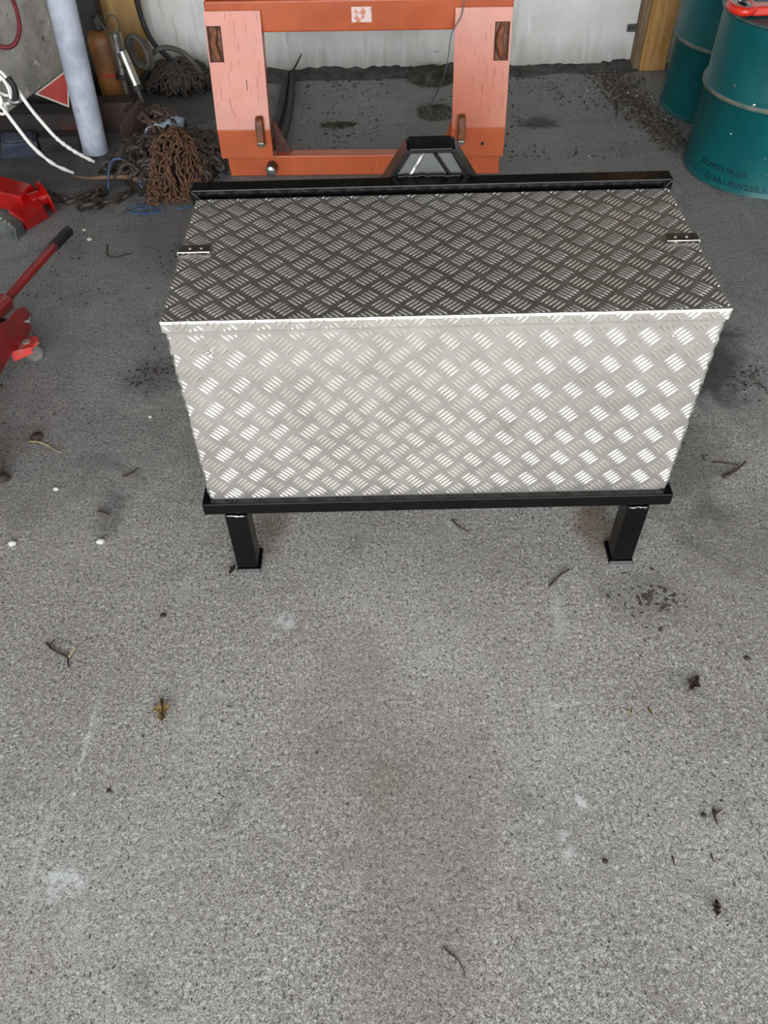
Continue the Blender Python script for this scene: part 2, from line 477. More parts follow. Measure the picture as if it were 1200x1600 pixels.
# ------------------------------------------------------------------ the transport box on its frame
X0, X1 = -0.395, 0.605          # lid
Y0, Y1 = 1.184, 1.628
ZB, ZL = 0.226, 0.685
tb = empty('transport_box', (0.104, 1.42, 0.0), 'aluminium checker plate transport box on a black steel frame, standing mid floor', 'box')

def bar(mb, c, d, u, n, length, width=0.0044, h=0.0020):
    """one lens-shaped raised tread bar: centre c, direction d, side u, normal n"""
    a, b = length / 2, width / 2
    vs = [c - d * a, c - d * a * 0.45 - u * b, c + d * a * 0.45 - u * b, c + d * a, c + d * a * 0.45 + u * b, c - d * a * 0.45 + u * b,
          c - d * a * 0.55 + n * h, c + d * a * 0.55 + n * h]
    mb.add(vs, [(0, 1, 6), (1, 2, 7, 6), (2, 3, 7), (3, 4, 7), (4, 5, 6, 7), (5, 0, 6)])

def tread(o, ex, ey, w, hgt, px, py, sgn, name, parent, material, curve=0.0, wmap=None):
    """five-bar tread on the plane o + ex*a + ey*b; groups of direction (1,sgn) centred at px,py, the others half a step away"""
    mb = MB()
    n = ex.cross(ey)
    rnd = random.Random(3)
    for i in range(-40, 60):
        for j in range(-40, 60):
            for half in (0, 1):
                gx, gy = px + 0.06 * i + 0.03 * half, py + 0.06 * j + 0.03 * half
                if not (-0.03 < gx < w + 0.03 and -0.03 < gy < hgt + 0.03):
                    continue
                s = sgn if not half else -sgn
                dx, dy = math.sqrt(0.5), math.sqrt(0.5) * s
                ux, uy = -dy, dx
                for k in range(5):
                    off = (k - 2) * 0.0083
                    cx, cy = gx + ux * off, gy + uy * off
                    L = 0.0325 - 0.0012 * abs(k - 2) + rnd.uniform(-0.0006, 0.0006)
                    t0, t1 = -L / 2, L / 2
                    for (c0, dd, hi) in ((cx, dx, w), (cy, dy, hgt)):
                        ta, tb_ = (0.0012 - c0) / dd, (hi - 0.0012 - c0) / dd
                        if ta > tb_:
                            ta, tb_ = tb_, ta
                        t0, t1 = max(t0, ta), min(t1, tb_)
                    if t1 - t0 < 0.005:
                        continue
                    tm = (t0 + t1) / 2
                    c = o + ex * (cx + dx * tm) + ey * (cy + dy * tm)
                    bar(mb, c, ex * dx + ey * dy, ex * ux + ey * uy, n, t1 - t0)
    ob = mb.build(name, material, parent, label='raised five-bar tread pattern', kind='stuff')
    return ob

EX, EY, EZ = Vector((1, 0, 0)), Vector((0, 1, 0)), Vector((0, 0, 1))
BX0, BX1, BY0, BY1 = -0.389, 0.599, 1.189, 1.624
# body panels, 3 mm sheet
def round_panel(x0, x1, z0, z1, y, th, rr):
    pts = [(x0, y, z0 + 0.006), (x0 + 0.006, y, z0)]
    for k in range(7):
        a = -PI / 2 + k * PI / 12
        pts.append((x1 - rr + rr * math.cos(a), y, z0 + rr + rr * math.sin(a)))
    pts += [(x1, y, z1), (x0, y, z1)]
    return MB().prism(pts, (0, th, 0))
fp = round_panel(BX0, BX1, ZB, ZL - 0.006, BY0, 0.003, 0.016).build('front_panel', M['alu'], tb)
tread(Vector((BX0, BY0, ZB)), EX, EZ, BX1 - BX0, ZL - 0.03 - ZB, -0.245 - BX0, 0.567 - ZB, 1, 'tread_pattern', fp, M['alu_bar'])
for side, x, ex in ((-1, BX0, -EY), (1, BX1, EY)):
    sp = MB().box((min(x, x - side * 0.003), BY0 + 0.003, ZB), (max(x, x - side * 0.003), BY1, ZL - 0.006)).build('side_panel', M['alu'], tb)
    if side < 0:
        tread(Vector((x, BY1, ZB)), -EY, EZ, BY1 - BY0, ZL - 0.03 - ZB, 0.02, 0.04, 1, 'tread_pattern', sp, M['alu_bar'])
    else:
        tread(Vector((x, BY0, ZB)), EY, EZ, BY1 - BY0, ZL - 0.03 - ZB, 0.02, 0.04, 1, 'tread_pattern', sp, M['alu_bar'])
MB().box((BX0, BY1 - 0.003, ZB), (BX1, BY1, ZL - 0.006)).build('back_panel', M['alu'], tb)
MB().box((BX0 + 0.003, BY0 + 0.003, ZB), (BX1 - 0.003, BY1 - 0.003, ZB + 0.003)).build('floor_panel', M['alu'], tb)
# lid: top sheet with folded lips at the front and both sides
ld = MB().box((X0, Y0, ZL - 0.003), (X1, Y1, ZL))
ld.box((X0, Y0, ZL - 0.023), (X1, Y0 + 0.003, ZL - 0.003))
ld.box((X0, Y0 + 0.003, ZL - 0.023), (X0 + 0.003, Y1, ZL - 0.003))
ld.box((X1 - 0.003, Y0 + 0.003, ZL - 0.023), (X1, Y1, ZL - 0.003))
lid = ld.build('lid', M['alu'], tb, bevel=0.0022)
tread(Vector((X0, Y0, ZL)), EX, EY, X1 - X0, Y1 - Y0, 0.328 - X0, 1.547 - Y0, -1, 'tread_pattern', lid, M['alu_bar'])
tread(Vector((X0, Y0, ZL - 0.023)), EX, EZ, X1 - X0, 0.023, 0.3, -0.006, -1, 'lip_tread', lid, M['alu_bar'])
# bright folded edge along the front of the lid
MB().tube([(X0 + 0.001, Y0 + 0.0015, ZL - 0.0012), (X1 - 0.001, Y0 + 0.0015, ZL - 0.0012)], 0.0026, 8).build('folded_edge', M['alu_edge'], lid, smooth=True)
# weld beads up the front corners
rb = random.Random(5)
for x in (BX0, BX1):
    pts = []
    for k in range(90):
        z = ZB + 0.012 + k * 0.00475
        pts.append((x + rb.uniform(-0.0008, 0.0008), BY0 + 0.0008 + rb.uniform(-0.0006, 0.0006), z))
    rs = [rb.uniform(0.0014, 0.0030) for _ in pts]
    MB().tube(pts, lambda t: rs[int(t * 89)], 6).build('weld_bead', M['weld'], tb, smooth='all')
# scuffs of bare metal on the front face
for (x, z, s) in ((-0.315, 0.617, 0.010), (0.52, 0.63, 0.006)):
    m = MB()
    for k in range(4):
        a = rb.uniform(0, PI)
        cx, cz = x + rb.uniform(-s, s), z + rb.uniform(-s * 0.7, s * 0.7)
        m.tube([(cx - s * 0.6, BY0 - 0.001, cz), (cx, BY0 - 0.0025, cz + rb.uniform(-0.002, 0.002)), (cx + s * 0.6, BY0 - 0.001, cz)], 0.0016, 6)
    m.build('weld_spatter', M['alu_edge'], fp, smooth='all')
# stainless clips over the lid edges, each with two rivets
for side in (-1, 1):
    xe = X0 if side < 0 else X1
    xi = xe - side * 0.06
    a, b = min(xe + side * 0.004, xi), max(xe + side * 0.004, xi)
    m = MB().box((a, 1.406, ZL + 0.0028), (b, 1.434, ZL + 0.0058))
    xo0, xo1 = sorted((xe + side * 0.0015, xe + side * 0.0045))
    m.box((xo0, 1.406, ZL - 0.045), (xo1, 1.434, ZL + 0.0028))
    cl = m.build('edge_clip', M['stainless'], tb, bevel=0.0012, label='stainless strap clip folded over the lid edge')
    for dx in (0.02, 0.042):
        MB().lathe([(0.0036, 0), (0.0034, 0.001), (0.0022, 0.002), (0.0002, 0.0024)], (xe - side * dx, 1.420, ZL + 0.0058), seg=12).build('rivet', M['stainless'], cl, smooth='all')

# black steel frame
FX0, FX1 = -0.406, 0.614
FY0, RY0, RY1 = 1.172, 1.638, 1.678
RZ = 0.70
MB().box((FX0, FY0, ZB - 0.033), (FX1, FY0 + 0.035, ZB)).build('front_beam', M['black'], tb, bevel=0.0025)
for xa in (FX0, FX1 - 0.035):
    MB().box((xa, FY0 + 0.035, ZB - 0.033), (xa + 0.035, RY1, ZB - 0.0005)).build('side_rail', M['black'], tb, bevel=0.002)
for xa in (-0.10, 0.27):
    MB().box((xa, FY0 + 0.035, ZB - 0.033), (xa + 0.035, RY0, ZB - 0.001)).build('floor_rail', M['black'], tb, bevel=0.002)
# mitred rear frame of square tube
def mitre(x0, z0, x1, z1, w):
    A = [(x0, z0), (x1, z0), (x1, z1), (x0, z1)]
    B = [(x0 + w, z0 + w), (x1 - w, z0 + w), (x1 - w, z1 - w), (x0 + w, z1 - w)]
    out = []
    for i in range(4):
        j = (i + 1) % 4
        out.append([A[i], A[j], B[j], B[i]])
    return out
for nm, poly in zip(('rear_bottom_rail', 'rear_upright', 'rear_top_rail', 'rear_upright'), mitre(FX0, ZB - 0.033, FX1, RZ, 0.04)):
    MB().prism([(x, RY0, z) for x, z in poly], (0, RY1 - RY0, 0)).build(nm, M['black'], tb, bevel=0.0022)
# legs with foot plates; front pair in view, rear pair behind
for (xa, inner) in ((-0.362, 1), (0.520, -1)):
    for ya in (1.168, 1.618):
        lg = MB().box((xa, ya, 0.006), (xa + 0.05, ya + 0.05, ZB - 0.033)).build('leg', M['black'], tb, bevel=0.004)
        px0, px1 = (xa - 0.002, xa + 0.056) if inner > 0 else (xa - 0.006, xa + 0.052)
        MB().hexa([(px0, ya - 0.008, 0), (px1, ya - 0.008, 0), (px1, ya + 0.062, 0), (px0, ya + 0.062, 0)],
                  [(px0 + 0.003, ya - 0.002, 0.007), (px1 - 0.002, ya - 0.002, 0.007), (px1 - 0.002, ya + 0.06, 0.007), (px0 + 0.002, ya + 0.06, 0.007)]).build('foot_plate', M['black'], lg, bevel=0.001)
        if ya < 1.3:
            pts = [(xa + 0.005 + k * 0.0057, ya + rb.uniform(-0.001, 0.001), ZB - 0.034 + rb.uniform(-0.0012, 0.0012)) for k in range(8)]
            MB().tube(pts, lambda t: 0.0022 + 0.0012 * math.sin(t * 23), 6).build('weld_bead', M['weld'], lg, smooth='all')
# hitch triangle on the rear
def flat(p, q, th, y0, y1):
    p, q = Vector((p[0], 0, p[1])), Vector((q[0], 0, q[1]))
    d = (q - p).normalized()
    nn = Vector((-d.z, 0, d.x)) * th
    return MB().prism([p + Vector((0, y0, 0)), q + Vector((0, y0, 0)), q + nn + Vector((0, y0, 0)), p + nn + Vector((0, y0, 0))], (0, y1 - y0, 0))
hb = flat((0.058, 0.748), (0.150, 0.748), 0.010, RY1, 1.742).build('hitch_apex_plate', M['black'], tb, bevel=0.0015, label='flat top plate of the hitch triangle')
flat((-0.25, 0.268), (0.063, 0.750), 0.012, RY1, 1.742).build('hitch_side_bar', M['black'], tb, bevel=0.0015)
flat((0.145, 0.750), (0.458, 0.268), 0.012, RY1, 1.742).build('hitch_side_bar', M['black'], tb, bevel=0.0015)
hp = MB().prism([(0.018, RY1 + 0.004, 0.678), (0.188, RY1 + 0.004, 0.678), (0.144, RY1 + 0.016, 0.748), (0.064, RY1 + 0.016, 0.748)], (0, 0.008, 0)).build('hitch_front_plate', M['grey_steel'], tb, label='dark grey infill plate of the hitch triangle')
for (xa, xb, mt) in ((0.056, 0.090, M['weld']), (0.152, 0.112, M['black'])):
    MB().tube([(xa, RY1 + 0.004, 0.690), (xb, RY1 + 0.014, 0.744)], 0.0042, 4).build('rib', mt, hp)
pts = [(0.03 + k * 0.0075, RY1 - 0.002 + rb.uniform(-0.002, 0.002), RZ + 0.001 + rb.uniform(-0.001, 0.002)) for k in range(20)]
MB().tube(pts, 0.0035, 6).build('weld_bead', M['black'], hp, smooth='all')

# ------------------------------------------------------------------ orange loader adapter frame
of = empty('loader_adapter_frame', (-0.074, 3.172, 0), 'orange steel implement adapter frame standing behind the checker plate box', 'frame', rz=-0.034)
MB().box((-0.540, 0.0, 0.002), (0.542, 0.055, 0.082)).build('bottom_beam', M['orange'], of, bevel=0.004)
MB().box((-0.553, 0.072, 0.500), (0.552, 0.150, 0.602)).build('top_beam', M['orange'], of, bevel=0.006)
MB().box((-0.553, 0.084, 0.602), (0.552, 0.150, 0.72)).build('top_flange', M['orange'], of, bevel=0.006)
plate_y = lambda z: -0.034 + 0.249 * max(0.0, z - 0.197)
def bent_plate(x0, x1, hole):
    hx0, hx1, hz0, hz1 = hole
    xs = sorted({x0, hx0 - 0.0001, hx0, hx1, x1})
    zs = [0.090, 0.194, 0.200, hz0, hz1, 0.575]
    yf = plate_y
    m = MB()
    bm = bmesh.new()
    V = {}
    for ix, x in enumerate(xs):
        for iz, z in enumerate(zs):
            V[ix, iz] = bm.verts.new((x, yf(z), z))
    for ix in range(len(xs) - 1):
        for iz in range(len(zs) - 1):
            cx, cz = (xs[ix] + xs[ix + 1]) / 2, (zs[iz] + zs[iz + 1]) / 2
            if hx0 - 0.0002 < cx < hx1 and hz0 < cz < hz1:
                continue
            bm.faces.new((V[ix, iz], V[ix + 1, iz], V[ix + 1, iz + 1], V[ix, iz + 1]))
    bm.normal_update()
    res = bmesh.ops.solidify(bm, geom=bm.faces[:], thickness=0.012)
    bmesh.ops.recalc_face_normals(bm, faces=bm.faces[:])
    bm.verts.index_update()
    m.v = [v.co.copy() for v in bm.verts]
    m.f = [tuple(v.index for v in f.verts) for f in bm.faces]
    bm.free()
    return m
for (x0, x1, hole, lugx) in ((-0.555, -0.351, (-0.549, -0.500, 0.420, 0.530), -0.388), (0.346, 0.549, (0.491, 0.541, 0.414, 0.531), 0.382)):
    pt = bent_plate(x0, x1, hole).build('side_plate', M['orange_plate'], of, bevel=0.002, label='folded orange side plate with a lifting slot')
    # upright web behind the plate
    xi = x1 - 0.022 if x0 < 0 else x0 + 0.008
    MB().prism([(xi, -0.016, 0.082), (xi, -0.020, 0.20), (xi, 0.074, 0.565), (xi, 0.15, 0.565), (xi, 0.15, 0.50), (xi, 0.06, 0.22), (xi, 0.05, 0.082)], (0.014, 0, 0)).build('upright_web', M['orange'], of, bevel=0.002)
    # rusty insert deep in the slot
    hx0, hx1, hz0, hz1 = hole
    m = MB()
    yA, yB = plate_y(hz0), plate_y(hz1)
    m.prism([(hx0 - 0.004, yA + 0.022, hz0 - 0.01), (hx1 + 0.006, yA + 0.022, hz0 - 0.01), (hx1 + 0.006, yB + 0.022, hz1 + 0.01), (hx0 - 0.004, yB + 0.022, hz1 + 0.01)], (0, 0.01, 0))
    cxm = (hx0 + hx1) / 2
    m.tube(catmull([(cxm + 0.004, yB + 0.010, hz1 - 0.006), (cxm - 0.004, yB + 0.000, hz1 - 0.035), (cxm - 0.008, (yA + yB) / 2 + 0.004, (hz0 + hz1) / 2), (cxm, yA + 0.010, hz0 + 0.03), (cxm + 0.006, yA + 0.010, hz0 + 0.006)], 5), lambda t: 0.009 + 0.004 * math.sin(PI * t), 8)
    m.build('rusty_slot_insert', M['rust_light'], of, smooth=True, label='rusted hook showing in the slot')
    # raised rim of the slot
    rim = [(hx0, yA + 0.002, hz0), (hx1, yA + 0.002, hz0), (hx1, yB + 0.002, hz1), (hx0, yB + 0.002, hz1)]
    MB().tube(rim, 0.003, 6, close=True).build('slot_rim', M['rust'], of, smooth='all')
    # projecting lug with a worn tip
    m = MB().prism([(lugx - 0.014, -0.030, 0.250), (lugx - 0.014, -0.052, 0.244), (lugx - 0.014, -0.066, 0.222), (lugx - 0.014, -0.066, 0.150), (lugx - 0.014, -0.028, 0.143)], (0.028, 0, 0))
    lg = m.build('lug', M['rust_light'], of, bevel=0.005, smooth=True)
    MB().box((lugx - 0.012, -0.068, 0.146), (lugx + 0.012, -0.030, 0.162)).build('worn_tip', M['steel'], lg, bevel=0.002)
# scratches through the paint of the plates, and the bolt hole in the right one
rsx = random.Random(17)
for (x0, x1) in ((-0.545, -0.365), (0.36, 0.535)):
    m = MB()
    for k in range(30):
        x, z = rsx.uniform(x0, x1), rsx.uniform(0.23, 0.56)
        if (x < -0.49 or x > 0.485) and z > 0.39:
            continue
        L, w = rsx.uniform(0.008, 0.05), rsx.uniform(0.0005, 0.0013)
        dx = rsx.uniform(-0.004, 0.004)
        m.prism([(x, plate_y(z) - 0.0004, z), (x + w, plate_y(z) - 0.0004, z), (x + dx + w, plate_y(z + L) - 0.0004, z + L), (x + dx, plate_y(z + L) - 0.0004, z + L)], (0, 0.001, 0))
    m.build('paint_scratches', M['scratch'], of, kind='stuff', label='fine dark scratches in the orange paint')
MB().prism([(-0.425, plate_y(0.33) - 0.0006, 0.33), (-0.4225, plate_y(0.33) - 0.0006, 0.33), (-0.4215, plate_y(0.365) - 0.0006, 0.365), (-0.424, plate_y(0.365) - 0.0006, 0.365)], (0, 0.001, 0)).build('gouge', M['rubber'], of)
MB().lathe([(0.007, 0), (0.007, 0.0012)], (0.466, -0.0335, 0.138), axis=(0, -1, 0), seg=12).build('bolt_hole', M['rubber'], of)
MB().tube([(-0.365, -0.045, 0.044), (-0.365, 0.004, 0.044)], 0.021, 16).build('pin_sleeve', M['rust'], of, smooth=True)
MB().lathe([(0.016, 0), (0.019, 0.004), (0.019, 0.012), (0.010, 0.016), (0.004, 0.016)], (-0.365, -0.042, 0.044), axis=(0, -1, 0), seg=12).build('pin_head', M['steel'], of, smooth=True)
MB().prism([(-0.350, 0.035, 0.082), (-0.285, 0.035, 0.082), (-0.350, 0.035, 0.22)], (0, 0.012, 0)).build('gusset', M['rust'], of, bevel=0.001, label='triangular corner gusset')
MB().prism([(0.300, 0.035, 0.082), (0.350, 0.035, 0.082), (0.350, 0.035, 0.20)], (0, 0.012, 0)).build('gusset', M['orange'], of, bevel=0.001)
M['decal'] = mat('torn_sticker', (226, 206, 200), (206, 132, 104), 40, lohi=(0.52, 0.62), rough=0.6)
MB().box((-0.025, 0.0708, 0.530), (0.047, 0.072, 0.579)).build('sticker_remnant', M['decal'], of, label='torn pale sticker remnant on the orange beam')
wire = catmull([(0.303, 3.205, 0.66), (0.296, 3.200, 0.56), (0.262, 3.195, 0.50), (0.250, 3.215, 0.39), (0.235, 3.30, 0.29), (0.215, 3.55, 0.12), (0.222, 3.68, 0.004)], 6)
MB().tube(wire, 0.0022, 6).build('hanging_wire', M['wire_grey'], smooth='all', label='thin blue-grey wire hanging down inside the orange frame', cat='wire')

# ------------------------------------------------------------------ green steel drums
def drum(c, name, label, height, ribs, rimlabel=None):
    R = 0.290
    d = empty(name, (c[0], c[1], 0), label, 'drum', 'green steel drums in the corner')
    prof = [(R + 0.004, 0.004), (R + 0.006, 0.0), (R + 0.007, 0.008), (R + 0.002, 0.014), (R, 0.02)]
    for z in ribs:
        prof += [(R, z - 0.022), (R + 0.004, z - 0.017), (R + 0.011, z - 0.006), (R + 0.011, z + 0.006), (R + 0.004, z + 0.017), (R, z + 0.022)]
    prof += [(R, height - 0.03), (R + 0.001, height - 0.012)]
    prof = [(0.02, 0.004)] + prof
    lidp = [(R - 0.008, height - 0.013), (0.02, height - 0.010)]
    MB().lathe(prof + lidp, (c[0], c[1], 0), seg=96).build('drum_shell', M['drum'], d, smooth=True, angle=0.9)
    for z in ribs:
        MB().lathe([(R + 0.0092, z - 0.0085), (R + 0.0122, z - 0.005), (R + 0.0122, z + 0.005), (R + 0.0092, z + 0.0085)], (c[0], c[1], 0), seg=96, close_prof=True).build('rolling_rib', M['drum_dust'], d, smooth='all', label='dusty raised rolling rib')
    for z in (0.004, height - 0.006):
        MB().tube([(c[0] + (R + 0.004) * math.cos(2 * PI * k / 72), c[1] + (R + 0.004) * math.sin(2 * PI * k / 72), z) for k in range(72)], 0.004 if z < 0.1 else 0.006, 6, close=True).build('drum_rim', M['drum_rim'], d, smooth='all')
    return d
D1, D2 = (1.521, 3.176), (1.57, 3.778)
dr1 = drum(D1, 'steel_drum', 'nearer green steel drum with stencilled lettering and a red lever on its lid', 0.565, (0.31,))
dr2 = drum(D2, 'steel_drum', 'rear green steel drum between the timber post and the nearer drum', 0.60, (0.29,))

def cylinder_text(s, a0, a1, z, size, c, R, parent):
    cu = bpy.data.curves.new('stencil', 'FONT')
    cu.body = s
    cu.size = size
    cu.resolution_u = 2
    cu.extrude = 0.0002
    tmp = bpy.data.objects.new('stencil_tmp', cu)
    COL.objects.link(tmp)
    dg = bpy.context.evaluated_depsgraph_get()
    me = bpy.data.meshes.new_from_object(tmp.evaluated_get(dg))
    bpy.data.objects.remove(tmp, do_unlink=True)
    xs = [v.co.x for v in me.vertices]
    w = max(xs) - min(xs)
    x0 = min(xs)
    for v in me.vertices:
        a = math.radians(a0 + (a1 - a0) * (v.co.x - x0) / w)
        r = R + 0.0008 + v.co.z
        zz = z + v.co.y
        v.co = Vector((r * math.cos(a), r * math.sin(a), zz))
    me.materials.append(M['ink'])
    o = bpy.data.objects.new('stencil_text', me)
    COL.objects.link(o)
    o.parent = parent
    tag(o, 'faded dark stencilled characters ' + s)
cylinder_text('RCPM/11R-09', -161, -122, 0.064, 0.031, D1, 0.290, dr1)
cylinder_text('D.3A1.RW250.11/D', -153, -94, 0.022, 0.031, D1, 0.290, dr1)
# paint chips on the nearer drum
rr = random.Random(11)
for k, (a, z, s) in enumerate(((-142, 0.205, 0.007), (-122, 0.13, 0.006), (-113, 0.15, 0.008), (-131, 0.325, 0.010), (-150, 0.36, 0.012), (-148, 0.27, 0.006), (-120, 0.548, 0.012), (-100, 0.034, 0.012), (-108, 0.09, 0.006))):
    a = math.radians(a)
    R = 0.2915 if not 0.295 < z < 0.33 else 0.303
    P = lambda da, dz: (D1[0] + R * math.cos(a + da), D1[1] + R * math.sin(a + da), z + dz)
    MB().prism([P(-s * 2.0, 0), P(0, -s * 0.35), P(s * 2.2, s * 0.2), P(s * 0.4, s * 0.5)], (math.cos(a) * 0.0006, math.sin(a) * 0.0006, 0)).build('paint_chip', M['white_paint'] if k in (0, 3, 6, 7) else M['drum_dust'], dr1)

# red lever with an eye, lying on the nearer drum
rl = empty('red_lever', (1.30, 3.13, 0.556), 'bright red steel lever with an eye end lying on the nearer drum', 'lever')
zt = 0.572
m = MB().tube([(1.262 + 0.036 * math.cos(2 * PI * k / 28), 3.150 + 0.060 * math.sin(2 * PI * k / 28), zt + 0.004) for k in range(28)], 0.0145, 10, close=True)
m.build('eye', M['red_lever'], rl, smooth='all')
m = MB().tube([(1.262 + 0.022 * math.cos(2 * PI * k / 24), 3.150 + 0.040 * math.sin(2 * PI * k / 24), zt + 0.010) for k in range(24)], 0.008, 8, close=True)
m.build('bushing', M['steel'], rl, smooth='all', label='bare metal bushing in the eye')
MB().hexa([(1.290, 3.105, zt - 0.016), (1.60, 3.10, zt - 0.016), (1.60, 3.16, zt - 0.016), (1.290, 3.175, zt - 0.016)],
          [(1.290, 3.110, zt + 0.012), (1.60, 3.105, zt + 0.012), (1.60, 3.155, zt + 0.012), (1.290, 3.170, zt + 0.012)]).build('shaft', M['red_lever'], rl, bevel=0.006)

# ------------------------------------------------------------------ back corner: timber post and bracket
tp = empty('timber_post', (1.315, 4.245, 0), 'raw timber post standing against the back wall beside the drums', 'post')
MB().box((1.268, 4.200, 0.0), (1.392, 4.300, 2.9)).build('post_face', M['wood'], tp, bevel=0.004)
MB().box((1.240, 4.222, 0.0), (1.2675, 4.300, 2.9)).build('grey_side_strip', M['wood_grey'], tp, bevel=0.003)  # greyer strip forming the left side of the post
bk = empty('wall_bracket', (1.215, 4.292, 0.142), 'small galvanised bracket fixed on the wall beside the timber post', 'bracket')
MB().box((1.196, 4.292, 0.145), (1.239, 4.299, 0.180)).build('bracket_plate', M['steel'], bk, bevel=0.002)
for x in (1.207, 1.226):
    MB().lathe([(0.005, 0), (0.005, 0.003), (0.003, 0.005)], (x, 4.292, 0.162), axis=(0, -1, 0), seg=10).build('screw', M['steel_dark'], bk, smooth=True)

# ------------------------------------------------------------------ left side clutter
dv = Vector((0.103, 0.386, 0)).normalized()
nl = Vector((-dv.y, dv.x, 0))
base = Vector((-1.526, 3.522, 0.17))
A, B = base - dv * 0.42, base + dv * 0.52
pn = empty('grey_panel', tuple((A + B) / 2), 'weathered grey implement panel raised on dark beams behind the plastic pipe', 'panel')
MB().prism([A, B, B + nl * 0.05, A + nl * 0.05], (0, 0, 0.75)).build('panel_sheet', M['panel'], pn, bevel=0.003)
lo = [A - nl * 0.006, B - nl * 0.006, B, A]
MB().prism([p + Vector((0, 0, 0.0)) for p in lo], (0, 0, 0.035)).build('bottom_flange', M['panel'], pn, bevel=0.002)
MB().prism([p for p in (A - nl * 0.012, A + dv * 0.33 - nl * 0.012, A + dv * 0.33, A)], (0, 0, 0.75)).build('rusty_strip', M['rust'], pn, bevel=0.002)

for (lo, hi, rz, mt, lab) in (((-1.95, 3.56, 0), (-1.27, 3.68, 0.12), -0.05, 'beam_dark', 'grimy reddish-black beam lying under the grey panel'),
                              ((-1.90, 3.76, 0), (-1.32, 3.90, 0.165), 0.03, 'beam_dark', 'dark beam under the far end of the grey panel'),
                              ((-1.46, 3.46, 0), (-1.29, 3.53, 0.06), 0.10, 'beam_dark', 'short dark offcut beam left of the plastic pipe'),
                              ((-1.95, 3.12, 0), (-1.66, 3.30, 0.165), 0.0, 'beam_dark', 'dark beam under the near end of the grey panel')):
    MB().box(lo, hi, euler(z=rz)).build('timber_beam', M[mt], bevel=0.006, label=lab, cat='beam', group='dark beams under the panel')
sb = empty('slate_box', (-1.54, 3.47, 0), 'low slate-blue metal box on the floor by the left edge', 'box')
MB().hexa([(-1.62, 3.40, 0.0), (-1.455, 3.415, 0.0), (-1.48, 3.54, 0.0), (-1.65, 3.53, 0.0)], [(-1.59, 3.40, 0.06), (-1.447, 3.422, 0.06), (-1.486, 3.532, 0.06), (-1.636, 3.528, 0.06)]).build('box_body', M['slate'], sb, bevel=0.003)
MB().prism([(-1.575, 3.415, 0.06), (-1.465, 3.431, 0.06), (-1.495, 3.520, 0.06), (-1.615, 3.517, 0.06)], (0, 0, 0.006)).build('box_lid', M['slate'], sb, bevel=0.002)

tri = [Vector(p) for p in ((-1.448, 3.560, 0.200), (-1.335, 3.600, 0.127), (-1.305, 3.640, 0.268))]
cc = sum(tri, Vector()) / 3
rs = empty('red_reflector_sign', (cc.x, cc.y, 0.127), 'red triangular sign with pale border leaning behind the plastic pipe', 'sign')
nrm = (tri[1] - tri[0]).cross(tri[2] - tri[0]).normalized()
if nrm.y > 0:
    nrm = -nrm
MB().prism(tri, -nrm * 0.003).build('sign_border', M['sign_white'], rs)
MB().prism([cc + (p - cc) * 0.86 + nrm * 0.0012 for p in tri], -nrm * 0.001).build('sign_face', M['sign_red'], rs)

# plastic pipe (standing post)
pp = empty('plastic_pipe', (-1.222, 3.45, 0), 'pale grey plastic pipe standing upright at the left', 'pipe')
ax = Vector((0.032, 0.0, 0.57)).normalized()
MB().lathe([(0.046, 0.004), (0.0525, 0.004), (0.0525, 2.4), (0.046, 2.4)], (-1.222, 3.45, 0), axis=ax, seg=40).build('pipe_wall', M['pipe'], pp, smooth=True)

MB().tube(catmull([(-1.40, 3.44, 0.70), (-1.375, 3.46, 0.58), (-1.378, 3.46, 0.49), (-1.408, 3.45, 0.432), (-1.45, 3.44, 0.416), (-1.49, 3.43, 0.44), (-1.53, 3.42, 0.52)], 6), 0.0085, 8).build('red_hose_loop', M['rope_red'], smooth='all', label='dark red hose loop hanging over the grey panel at the top left', cat='hose')

# white cord: two strands from a knotted bundle down to the floor
wc = empty('white_cord', (-1.23, 3.30, 0), 'white cord with two strands running from a knot to the floor', 'cord')
ra = random.Random(2)
def frayed(path, r):
    pts = catmull(path, 8)
    n = len(pts)
    return pts, (lambda t: r * (1 + (0.22 * math.sin(t * 160) if t > 0.55 else 0.0)))
p, r = frayed([(-1.398, 3.272, 0.340), (-1.367, 3.268, 0.262), (-1.340, 3.278, 0.196), (-1.306, 3.292, 0.125), (-1.262, 3.315, 0.064), (-1.205, 3.348, 0.004)], 0.0074)
MB().tube(p, r, 8).build('cord_strand', M['rope_white'], wc, smooth='all')
p, r = frayed([(-1.446, 3.21, 0.285), (-1.405, 3.195, 0.205), (-1.372, 3.195, 0.135), (-1.325, 3.215, 0.060), (-1.268, 3.249, 0.004)], 0.0070)
MB().tube(p, r, 8).build('cord_strand', M['rope_white'], wc, smooth='all')
for (cx, cy, cz, rx, rz, tl) in ((-1.445, 3.262, 0.352, 0.036, 0.052, 0.5), (-1.455, 3.252, 0.335, 0.040, 0.058, 0.3), (-1.478, 3.232, 0.300, 0.028, 0.030, -0.2), (-1.47, 3.24, 0.268, 0.026, 0.022, 0.2)):
    loop = [(cx + rx * math.cos(a) * math.cos(tl) - rz * math.sin(a) * math.sin(tl), cy + 0.006 * math.sin(2 * a), cz + rx * math.cos(a) * math.sin(tl) + rz * math.sin(a) * math.cos(tl)) for a in [2 * PI * k / 24 for k in range(24)]]
    MB().tube(loop, 0.0058, 8, close=True).build('knot_loop', M['rope_white'], wc, smooth='all')
MB().tube(catmull([(-1.405, 3.258, 0.372), (-1.392, 3.252, 0.34), (-1.396, 3.25, 0.305), (-1.415, 3.25, 0.288)], 5), 0.012, 8).build('binding_strap', M['rubber'], wc, smooth='all', label='black strap wrapped round the knot')
